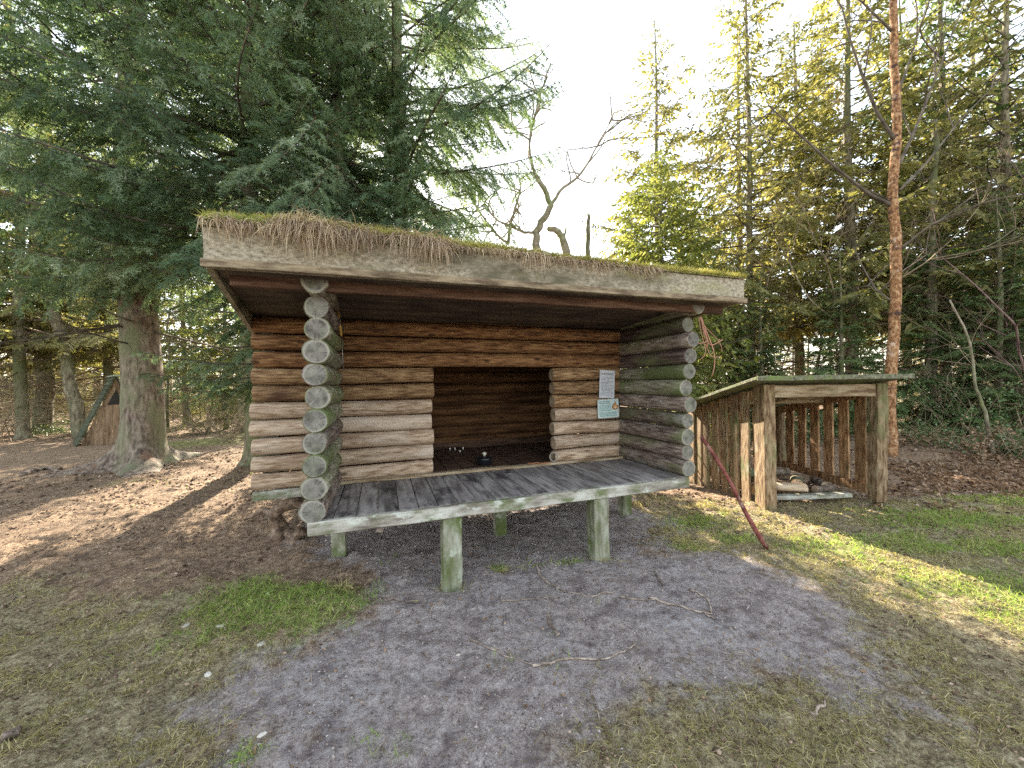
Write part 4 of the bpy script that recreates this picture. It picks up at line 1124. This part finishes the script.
T_ = [  # px, Y, proto, rz, scale, mats, label
    (-150, 10.5, PA, .3, 1.0, None, 'dim spruce at the far left edge beyond the frame side', G1),
    (-40, 13.5, PB, 1.1, 1.1, None, 'dim olive spruce deep behind the left edge of the clearing', G1),
    (22, 12.2, PA, 2.0, 1.0, None, 'olive spruce standing left of the thick pale trunk', G1),
    (45, 14.2, PA, 4.1, 1.05, None, 'pale trunked spruce just left of the slanting bare trunk', G1),
    (110, 14.5, PB, .9, 1.15, None, 'olive spruce standing directly behind the A-frame hut roof', G1),
    (185, 16.0, PC, 3.3, .95, None, 'olive spruce seen between the big trunk and the shelter', G1),
    (226, 14.0, PC, 5.2, .72, {'crown': f_yel}, 'sunlit yellowish spruce left of the shelter back corner', G1),
    (270, 17.0, PC, 2.4, .75, {'crown': f_yel}, 'yellowish spruce farther off hidden partly by the turf roof', G1),
    (660, 13.0, PC, .5, 1.0, None, 'thin tall spruce with sparse top above the middle of the roof', G2),
    (752, 11.6, PC, 2.2, 1.05, None, 'sparse olive spruce rising over the right roof end', G2),
    (800, 13.5, PA, 1.2, 1.02, None, 'olive spruce right of the sparse one above the roof end', G2),
    (852, 10.6, PA, 3.9, 1.0, None, 'dense olive spruce tangled with dead twigs left of the orange trunk', G2),
    (945, 11.0, PC, 1.9, 1.1, {'crown': f_dark}, 'open dark spruce right of the orange trunk', G2),
    (1010, 9.4, PC, 5.5, 1.0, None, 'loose olive spruce at the right edge of the view', G2),
    (742, 15.5, PB, 4.8, 1.25, None, 'farther olive spruce seen through the sparse one above the roof end', G2),
    (905, 14.0, PB, 2.8, 1.25, None, 'farther olive spruce directly behind the orange trunk', G2),
    (978, 14.5, PA, .2, 1.15, None, 'farther olive spruce between the open dark one and the right edge', G2),
    (1130, 10.5, PA, .8, 1.0, DK, 'dark spruce beyond the right edge of the clearing', G2),
]
for (px_, Y, pr, rz, s, mt, lb, grp) in T_:
    p = ap(px_, 400, Y); plant('spruce_tree', pr, (p[0], p[1]), rz, s, lb, 'tree', grp, mats=mt)
Y_ = [(664, 9.6, PD, .4, 1.0, None, 'bright yellow green young spruce behind the middle of the roof'), (718, 11.0, PD, 2.4, .62, None, 'low yellow green spruce in the gap right of the roof end'),
      (762, 9.8, PE, 4.4, .48, None, 'small dark spruce just behind the wood store roof'), (842, 9.2, PE, 3.1, .50, None, 'dark bushy spruce right behind the wood store slats'),
      (935, 9.2, PE, 1.0, .62, None, 'dark low branched spruce right of the orange trunk'), (1000, 8.4, PE, 2.0, .60, None, 'dark low branched spruce at the right edge behind brambles'),
      (1085, 8.6, PE, 5.0, .7, None, 'dark broad spruce half outside the right edge')]
plant('young_spruce', PD, (.2, 8.8), 3.3, .61, 'unseen young spruce added behind the shelter to shade the ground', 'young tree', 'young spruces')  # added out of view behind the roof; its shadow narrows the sunlit strip
for (px_, Y, pr, rz, s, mt, lb) in Y_:
    p = ap(px_, 400, Y); plant('young_spruce', pr, (p[0], p[1]), rz, s, lb, 'young tree', 'young spruces', mats=mt)


# bare trees
def bare(seed, p, d, L, r, depth, curl, split=(2, 3), S=None, spread=.7, up=.1, short=.72):
    rng = np.random.RandomState(seed)

    def rec(p, d, L, r, dep):
        k = max(3, int(L / .16)); c = rng.normal(size=3) * curl; st = L / k
        for i in range(k):
            d = d + c * .25 + rng.normal(size=3) * curl * .25 + np.array([0, 0, up * .1]); d = d / np.linalg.norm(d); q = p + d * st
            r2 = r * (1 - .30 / k); S.append(np.concatenate([p, q, [r, r2]])); p, r = q, r2
            if rng.rand() < .25: c = rng.normal(size=3) * curl
            if dep > 0 and i > k * .3 and rng.rand() < .22:
                n_ = d + rng.normal(size=3) * spread; rec(p, n_ / np.linalg.norm(n_), L * .5 * rng.uniform(.6, 1), r * .5, dep - 1)
        if dep > 0:
            for j in range(rng.randint(split[0], split[1] + 1)):
                n_ = d + rng.normal(size=3) * spread; rec(p, n_ / np.linalg.norm(n_), L * short * rng.uniform(.7, 1.1), r * rng.uniform(.55, .75), dep - 1)
    rec(np.array(p, float), np.array(d, float) / np.linalg.norm(d), L, r, depth); return S


m_oak = surf('pale_oak_bark', [(.14, .115, .085), (.27, .23, .17), (.38, .33, .25)], (1, 1, 1), 6, [((.2, .22, .1), 2, .5, .65, (1, 1, 1))], .3, rnd=.05)


def polytree(name, base, lines, mat, label, cat, twigs=0, seed=1, group=None, tl=.6, mt=None, curl=.3, n=9, tdep=2, jit=.12, wob=.05, rmin=.004):
    """lines: list of (points world, r0, r1); trunk is the first"""
    e = empty(name, tuple(base)); tag(e, label, cat, group); base = np.array(base); parts = []; S = []; rng = np.random.RandomState(seed)
    for li, (P, r0, r1) in enumerate(lines):
        P = np.array(P) - base; tt = np.linspace(0, 1, len(P)); fi = np.linspace(0, 1, len(P) * 4)
        Q = np.stack([np.interp(fi, tt, P[:, i]) for i in range(3)], -1); Q[1:-1] = (Q[:-2] + Q[1:-1] * 2 + Q[2:]) / 4
        Q[1:] += rng.normal(size=(len(Q) - 1, 3)) * r0 * jit
        v = tube(Q, np.linspace(r0, r1, len(Q)), n, wob=wob, seed=seed + li)
        if li == 0: meshq('trunk', [v], mat, e)
        else: parts.append(v)
        for k in range(twigs if li else 0):
            a = rng.randint(len(Q) // 4, len(Q)); dd = rng.normal(size=3) + (Q[-1] - Q[0]) / np.linalg.norm(Q[-1] - Q[0]) * .6; dd[2] += .2
            bare(seed * 31 + li * 17 + k, Q[a], dd, tl * rng.uniform(.5, 1.2), max(rmin, r1 * .5), tdep, curl, S=S, spread=.6)
    if parts: meshq('limbs', parts, mat, e)
    if S:
        v, f = segs_mesh(np.array(S)); nobj('twigs', v, f, mt or mat, e)
    return e


def PP(pts, Y): return [ap(a, b, Y + (c if c else 0)) for a, b, c in [(q + (0,))[:3] for q in pts]]


# curly bare oak behind the roof
YO = 12.0; bs = ap(541, 400, YO); bs[2] = -.05
polytree('bare_oak', bs, [
    ([bs] + PP([(540, 300), (537, 248), (536, 232), (545, 218), (551, 205), (545, 190), (535, 175)], YO), .15, .07),
    (PP([(551, 205), (562, 188), (578, 178), (590, 160), (600, 140), (612, 120)], YO), .055, .015),
    (PP([(535, 175), (529, 150), (531, 125), (540, 105), (541, 90), (553, 68)], YO), .05, .012),
    (PP([(530, 140), (516, 130), (500, 122, .4), (486, 118, .6)], YO), .03, .01),
    (PP([(536, 232), (525, 233), (510, 226), (495, 219), (484, 205)], YO), .05, .018),
    (PP([(508, 244), (510, 225), (516, 205), (521, 190), (517, 160)], YO), .055, .015),
    (PP([(508, 244), (494, 232), (478, 210), (470, 190)], YO), .045, .015)], m_oak, 'leafless oak with curly pale limbs showing above the roof middle', 'tree', twigs=12, seed=7, tl=.85, curl=.5, rmin=.03, tdep=3)
bs = ap(566, 400, 12.5); bs[2] = -.05
polytree('dead_stump', bs, [([bs] + PP([(566, 300), (566, 248), (562, 236), (556, 230), (548, 229)], 12.5), .17, .08), (PP([(564, 240), (566, 228)], 12.5), .05, .03)], m_oak, 'thick bent broken trunk right of the curly oak', 'dead tree')
bs = ap(588, 400, 12.8); bs[2] = -.05
polytree('dead_stump', bs, [([bs] + PP([(588, 250), (588, 230), (589, 215)], 12.8), .09, .06)], m_barkg, 'dark thin snapped trunk right of the bent broken trunk', 'dead tree')
# orange barked tree
YB_ = 6.95; bs = ap(891, 466, YB_)
polytree('orange_birch', bs + np.array([0, 0, -.05]), [
    ([bs + np.array([0, 0, -.1])] + PP([(891, 440), (889, 400), (892, 360), (895, 320), (896, 270), (896, 235), (892, 200), (894, 165), (897, 140), (896, 100), (894, 60), (894, 20), (892, -40), (890, -140)], YB_), .095, .048),
    (PP([(891, 205), (870, 195), (838, 170), (800, 135), (768, 105)], YB_), .035, .012), (PP([(895, 140), (878, 115), (862, 75), (850, 40), (842, 8)], YB_), .032, .012),
    (PP([(893, 32), (875, 15), (850, -10)], YB_), .025, .01), (PP([(899, 165, 0), (915, 130, .3), (935, 80, .5), (965, 0, .9)], YB_), .028, .01),
    (PP([(900, 190), (925, 165, .4), (960, 120, .8), (1010, 70, 1.2)], YB_), .025, .008), (PP([(899, 90), (910, 60, .3), (925, 10, .5)], YB_), .022, .008),
    (PP([(899, 250), (930, 225, -.2), (975, 205, -.5), (1035, 190, -.8)], YB_), .02, .006), (PP([(890, 300), (870, 285, .3), (850, 290, .6)], YB_), .016, .006)],
    m_orange, 'tall slim tree with peeling orange bark behind the wood store', 'tree', twigs=3, seed=12, tl=.8, mt=m_twigd, n=18, curl=.2, jit=.035, wob=.025, rmin=.016)
for o in COL.objects:
    if o.name.startswith('limbs') and o.parent and o.parent.name.startswith('orange_birch'): o.data.materials[0] = m_twigd
# slanting bare trunks and saplings on the left
def trunk_line(px0, py0, pts, r0, r1, mat, label, twigs=2, seed=1, name='bare_tree', tl=.8, group=None):
    b = gp(px0, py0); Y = b[1]; b = b + np.array([0, 0, -.05])
    return polytree(name, b, [([b] + PP(pts, Y), r0, r1), (PP(pts[-3:-1], Y), r1 * .5, r1 * .2)], mat, label, 'tree', twigs=twigs, seed=seed, tl=tl, mt=m_twig, group=group)


GL = 'slim trunks at the left side of the clearing'
trunk_line(80, 437, [(77, 410), (70, 380), (62, 345), (54, 310), (46, 280), (30, 200), (15, 100), (5, -20)], .19, .09, m_barkg, 'bare trunk slanting left beside the A-frame hut', 14, 21, group=GL)
trunk_line(43, 433, [(44, 400), (44, 350), (45, 300), (45, 240), (46, 150), (46, 20)], .26, .14, m_barkg, 'thick straight pale trunk left of the slanting one', 10, 22, group=GL)
trunk_line(168, 432, [(167, 410), (168, 380), (170, 350), (166, 335), (172, 300), (178, 250)], .05, .02, m_barkg, 'thin crooked sapling right of the big spruce trunk', 12, 23, group=GL, tl=.6)
trunk_line(194, 432, [(189, 410), (184, 395), (178, 380), (172, 365)], .04, .015, m_barkg, 'thin sapling leaning left near the big spruce', 10, 24, group=GL, tl=.5)
trunk_line(243, 433, [(242, 400), (243, 370), (244, 330), (246, 250), (247, 100)], .12, .08, m_barkg, 'straight slim trunk close to the shelter back corner', 8, 25, group=GL)
trunk_line(925, 440, [(926, 410), (928, 380), (930, 330), (932, 250), (935, 120)], .11, .06, m_barkg, 'dark straight trunk in shade right of the orange barked tree', 12, 26)
trunk_line(997, 462, [(990, 440), (985, 410), (975, 385), (970, 340), (950, 300)], .035, .012, m_oak, 'thin pale crooked stem among the brambles at right', 9, 27, name='bare_shrub', tl=.8)
# tangled twiggy bare crowns
def bare_bush(name, px_, Y, h0, L, r, dep, mat, label, seed, n0=7, curl=.35, spread=.6, up=.5, z0=0, cat='shrub', group=None):
    p = ap(px_, 400, Y); z = float(ghl(np.array(p[0]), np.array(p[1]))); e = empty(name, (p[0], p[1], z)); tag(e, label, cat, group); S = []; rng = np.random.RandomState(seed)
    for k in range(n0):
        d = rng.normal(size=3) * .5; d[2] = 1; bare(seed * 13 + k, rng.normal(size=3) * .1 * np.array([1, 1, 0]) + np.array([0, 0, z0]), d, L, r, dep, curl, S=S, spread=spread, up=up)
    v, f = segs_mesh(np.array(S)); nobj('stems', v, f, mat, e); return e


bare_bush('bare_birch', 1026, 8.2, 0, 2.7, .032, 5, m_twigp, 'leafless tree with fine purple brown twigs at the right edge', 31, 4, curl=.15, spread=.5, up=.6, cat='tree')
bare_bush('bare_birch', 826, 9.6, 0, 3.0, .045, 5, m_twig, 'leafless pale twigged tree among the conifers above the wood store', 32, 4, curl=.2, spread=.45, up=.7, cat='tree')
GBs = 'dead twiggy thickets in the dim wood'
for i, (px_, Y, L) in enumerate(((-10, 11, .9), (20, 13, 1.1), (100, 13.5, .8), (150, 12.8, .9), (205, 12.5, 1.0), (228, 11.0, .7), (720, 10.5, .9), (960, 8.6, .8), (1005, 8.0, .7))):
    bare_bush('bare_shrub', px_, Y, 0, L, .018, 4, m_twig, ['brown twig thicket at the left edge', 'brown twig thicket left of the thick pale trunk', 'low brown thicket behind the A-frame hut', 'brown thicket just right of the big spruce',
              'open brown thicket before the sunlit spruces', 'small thicket near the shelter back corner', 'twiggy shrub in the gap right of the roof end', 'tangled brown shrub above the brambles', 'tangled pale shrub at the right edge'][i],
              50 + i, 9, curl=.35, spread=.8, up=.3, group=GBs)


# leafy undergrowth
def leafbush(name, px_, Y, w_, h_, n, mat, label, seed, group, size=.055):
    p = ap(px_, 400, Y); z = float(ghl(np.array(p[0]), np.array(p[1]))); rng = np.random.RandomState(seed); S = []; C = []
    e = empty(name, (p[0], p[1], z)); tag(e, label, 'undergrowth', group)
    for k in range(26):
        q = np.array([rng.uniform(-w_, w_) * .6, rng.uniform(-w_, w_) * .45, -.02]); d = np.array([rng.normal() * .5, rng.normal() * .5, 1.]); st = h_ / 9; c = rng.normal(size=3) * .1
        for j in range(11):
            d = d + c + np.array([0, 0, -.13 * j / 6]); d /= np.linalg.norm(d); q2 = q + d * st; S.append(np.concatenate([q, q2, [.005, .004]])); C.append((q2)); q = q2
    C = np.array(C); P = C[rng.randint(len(C), size=n)] + rng.normal(size=(n, 3)) * .05; P[:, 2] = np.abs(P[:, 2])
    D = rng.normal(size=(n, 3)); D[:, 2] = D[:, 2] * .5 - .2; D /= np.linalg.norm(D, axis=1)[:, None]; Sd = np.cross(D, rng.normal(size=(n, 3)) * .5 + np.array([0, 0, 1])); Sd /= np.linalg.norm(Sd, axis=1)[:, None]
    l = (rng.uniform(.5, 1.2, n) * size)[:, None]; V = np.stack([P, P + D * l * .45 + Sd * l * .38, P + D * l, P + D * l * .45 - Sd * l * .38], 1)
    nobj('leaves', V.reshape(-1, 3), np.arange(n * 4).reshape(n, 4), mat, e, tint=rng.beta(2, 2, n)); v, f = segs_mesh(np.array(S)); nobj('stems', v, f, m_twig, e)


GU = 'bramble clumps along the wood edge'
for i, (px_, Y, w_, h_, n, mt) in enumerate(((905, 7.6, .8, .40, 900, f_leafb), (945, 7.3, .8, .5, 700, f_leaf), (985, 6.8, .8, .5, 900, f_leafb), (1022, 6.6, .8, .5, 700, f_leaf), (965, 8.0, 1.2, 1.3, 2500, f_leaf),
                                              (708, 8.6, .7, 1.3, 2200, f_yel), (740, 9.5, .9, 1.2, 2400, f_leaf), (800, 8.8, .9, .6, 1500, f_leaf), (60, 13.2, 1.4, .5, 1500, f_leaf), (225, 13.0, 1.3, 1.6, 3000, f_yel))):
    leafbush('bramble_bush', px_, Y, w_, h_, n, mt, ['low brown bramble clump at the foot of the orange barked tree', 'bramble clump second right of the orange trunk', 'brown dry bramble clump near the right edge', 'bramble clump cut by the right edge',
             'tall bramble tangle behind the low clumps', 'yellow green bush in the gap left of the wood store', 'green bush behind the left slats of the wood store', 'low leafy clump seen through the wood store slats',
             'low greenery in shade left of the A-frame hut', 'sunlit yellow bush left of the shelter back corner'][i], 80 + i, GU)

# dead twig thicket under the canopy: one brown mass
rq = np.random.RandomState(55); QS = []
for k in range(900):
    if k < 400: y = rq.uniform(12.5, 21); px_ = rq.uniform(-120, 290)
    else: y = rq.uniform(9.8, 15); px_ = rq.uniform(745, 1120)
    b = DEAD[rq.randint(3)]; p = np.array([(px_ - 512) / 379 * y, y, rq.uniform(.05, 4.2) if k < 400 else rq.uniform(.1, 8.5)])
    S_, _, _ = place(b, rq.rand() * 6.28, rq.uniform(-.4, .5), rq.uniform(.8, 1.3) if k < 400 else rq.uniform(.5, .9), p, rq, 0); S_[:, 6:] = np.minimum(S_[:, 6:] * (1.6 if k < 400 else 1.1), .013); QS.append(S_)
v, f = segs_mesh(np.concatenate(QS)); tk = nobj('dead_twigs', v, f, m_twig); tag(tk, 'brown haze of dead twigs filling the dim wood under the crowns', 'dead twigs', kind='stuff')

# far wood: one mass of conifers
rf = np.random.RandomState(77); FT, FI, FSg = [], [], []
CB = [branch(L, 500 + i, sp2=.22, sp3=.16, l3=.40, hang=.45, dens=.8, fine=False, gap=.1) for i, L in enumerate((1.4, 2.2, 3.0))]
for q in CB: q[2][:, 1] = (q[2][:, 0] + q[2][:, 2]) / 2 + (q[2][:, 1] - (q[2][:, 0] + q[2][:, 2]) / 2) * 1.7
base_t = [conifer(520 + i, 13, .16, .5, 3.0, 72, CB, elev=(-.25, .4), n=6, k=8) for i in range(3)]
spots = []
for k in range(400):
    a = rf.uniform(-1.15, 1.15); dist = rf.uniform(17, 38); x, y = dist * math.tan(a) if abs(a) < .9 else dist * math.copysign(1.3, a) + rf.uniform(-6, 6), dist
    px_ = 512 + 379 * x / y
    if 130 < px_ < 715: continue
    if all((x - u) ** 2 + (y - v_) ** 2 > 5.0 for u, v_ in spots): spots.append((x, y))
    if len(spots) >= 95: break
low = []
for k in range(120):
    y = rf.uniform(17, 34); px_ = rf.uniform(130, 725) if k < 80 else rf.uniform(130, 290); low.append(((px_ - 512) / 379 * y, y))
for j, (x, y) in enumerate(spots + low):
    (tv, tf), (sv, sf), T, ti = base_t[j % 3]; s = (rf.uniform(.85, 1.35) if x < 0 else rf.uniform(.35, .62)) if j < len(spots) else rf.uniform(.30, .46) * (y / 27); a = rf.rand() * 6.28; ca_, sa_ = math.cos(a), math.sin(a)
    M = np.array([[ca_, -sa_, 0], [sa_, ca_, 0], [0, 0, 1]]) * s; FT.append((T.reshape(-1, 3) @ M.T + np.array([x, y, 0])).reshape(-1, 3, 3)); FI.append(np.clip(ti + rf.uniform(-.2, .2), 0, 1))
    FSg.append([x, y, -.1, x + rf.uniform(-.3, .3), y, 11 * s, .16 * s, .03])
fo = trio('far_wood', np.concatenate(FT), np.concatenate(FI), f_olive); tag(fo, 'mass of olive conifers closing the wood all around behind', 'wood', kind='stuff')
v, f = segs_mesh(np.array(FSg)); ft = nobj('far_trunks', v, f, m_barkg); tag(ft, 'mass of thin trunks in the distant wood', 'wood', kind='stuff')

# ------------------------------------------------------------------ roots, stones, sticks
def gnarl(name, c, label, cat, mat, seed, parts):
    V = [tube(P, r, 10, wob=.16, seed=seed + i) for i, (P, r) in enumerate(parts)]; o = meshq(name, V, mat, loc=tuple(c)); tag(o, label, cat); return o


m_root = surf('rotten_root', [(.06, .04, .03), (.19, .13, .09), (.34, .25, .18)], (1, 1, 1), 16, [((.30, .24, .19), 7, .6, .72, (1, 1, 1))], .9, rnd=0)
c = gp(288, 540); a = np.linspace(.2, 5.6, 16)
ring_ = [(.05 + .17 * math.cos(q), .05 * math.sin(q * 2), .21 + .16 * math.sin(q)) for q in a]
gnarl('rotten_root', c, 'hollow gnarled root stump under the left end of the shelter', 'tree root', m_root, 3,
      [(ring_, np.linspace(.06, .045, 16) * 1.1), ([(-.12, 0, .25), (-.25, .02, .30), (-.33, .0, .26), (-.42, -.03, .22)], [.05, .03, .02, .012]), ([(.05, -.03, .06), (.12, -.10, .0), (.17, -.2, -.03)], [.06, .04, .02]),
       ([(-.08, .05, .12), (-.14, .0, -.03)], [.07, .09]), ([(.2, .05, .3), (.25, .1, .1), (.22, .08, -.04)], [.06, .07, .09])])
c = gp(146, 465)
st = meshq('mossy_stump', [lathe([(.17, -.1), (.16, .02), (.12, .10), (.07, .15), (0, .17)], 18)], surf('stump_moss', [(.2, .17, .05), (.33, .29, .1), (.42, .36, .16)], (1, 1, 1), 12, [], .8, rnd=0), loc=(c[0] + .35, c[1] - .45, float(gh(c[0] + .35, c[1] - .45))))
tag(st, 'small sunlit mossy stump at the foot of the big spruce', 'stump')
rk = np.random.RandomState(6)
SL = [([(533, 668), (560, 662), (600, 661), (622, 655), (637, 646)], .007, 'long pale curved stick lying across the middle of the dirt'),
      ([(536, 562), (540, 575), (548, 584), (560, 590)], .010, 'short curved root lying right of the front deck leg'),
      ([(560, 591), (590, 598), (615, 593)], .006, 'thin stick just right of the short curved root'), ([(500, 602), (530, 600), (560, 600)], .006, 'straight thin twig in front of the left deck leg'),
      ([(548, 618), (552, 630), (560, 640)], .012, 'dark stubby stick near the centre of the dirt'), ([(690, 590), (708, 601), (712, 615), (700, 612)], .007, 'hooked twig on the right side of the dirt'),
      ([(648, 598), (668, 604), (700, 612), (716, 620)], .008, 'long dark twig pointing to the hooked twig'), ([(655, 572), (664, 590)], .006, 'small upright slanting twig below the grass tuft'),
      ([(620, 598), (640, 602), (655, 600)], .008, 'small dark stick in front of the right deck leg'), ([(810, 716), (822, 708), (830, 696)], .008, 'short brown stick in the sparse grass at lower right'),
      ([(0, 748), (12, 742), (20, 735)], .02, 'reddish bark piece at the lower left corner'), ([(590, 690), (600, 720)], .005, 'fine twig low in the dirt left of the sparse grass'),
      ([(470, 640), (500, 655), (540, 668)], .005, 'fine dark root running towards the long pale stick'), ([(380, 598), (396, 602), (420, 605)], .007, 'thin twig beside the green grass patch'),
      ([(20, 476), (45, 469), (60, 472)], .04, 'dark clod like bark lump far left on the ground')]
for pts, r_, lb in SL:
    r_ = r_ * (1.05 if r_ < .015 else 1)
    P = []
    for a, b in pts: q = gp(a, b); q[2] = float(gh(q[0], q[1])) + r_ * .8; P.append(q)
    P = np.array(P); fi = np.linspace(0, 1, 4 * len(P)); tt = np.linspace(0, 1, len(P)); Q = np.stack([np.interp(fi, tt, P[:, i]) for i in range(3)], -1)
    Q[:, :2] += rk.normal(size=(len(Q), 2)) * r_ * .5; Q[:, 2] = gh(Q[:, 0], Q[:, 1]) + r_ * .9
    c = Q[0].copy(); o = meshq('stick', [tube(Q - c, np.linspace(r_, r_ * .5, len(Q)), 7, wob=.15, seed=len(Q))], surf('stick_bark', [(.09, .07, .055), (.24, .185, .15), (.42, .35, .29)], (1, 1, 1), 20, [], .5, rnd=.3), loc=tuple(c))
    tag(o, lb, 'stick', 'sticks on the ground')
m_peb = surf('pale_stone', [(.4, .36, .3), (.6, .55, .48), (.72, .68, .6)], (1, 1, 1), 12, [], .5, rnd=.15)
for i, (a, b, s, lb) in enumerate(((220, 628, .022, 'small pale stone in the green grass patch'), (261, 644, .022, 'flat pale stone below the green grass patch'), (208, 672, .02, 'whitish stone at the left edge of the dirt'),
                                   (262, 737, .016, 'tiny whitish stone near the bottom moss'), (268, 592, .014, 'tiny pale stone within the bright grass'), (458, 655, .012, 'tiny pale chip on the bare dirt'), (186, 627, .02, 'pale dry fungus like lump on the brown litter left of the grass'))):
    p = gp(a, b); p[2] = float(gh(p[0], p[1])); v, f = lathe([(0, -.35), (.7, -.3), (1, 0), (.75, .32), (.3, .42), (0, .45)], 12); v = v * s * np.array([1.3, .9, .8]) * (1 + rk.uniform(-.12, .12, (len(v), 1)))
    o = meshq('pebble', [(v, f)], m_peb, loc=tuple(p)); o.rotation_euler.z = i * 1.3; tag(o, lb, 'stone', 'pale stones on the ground')
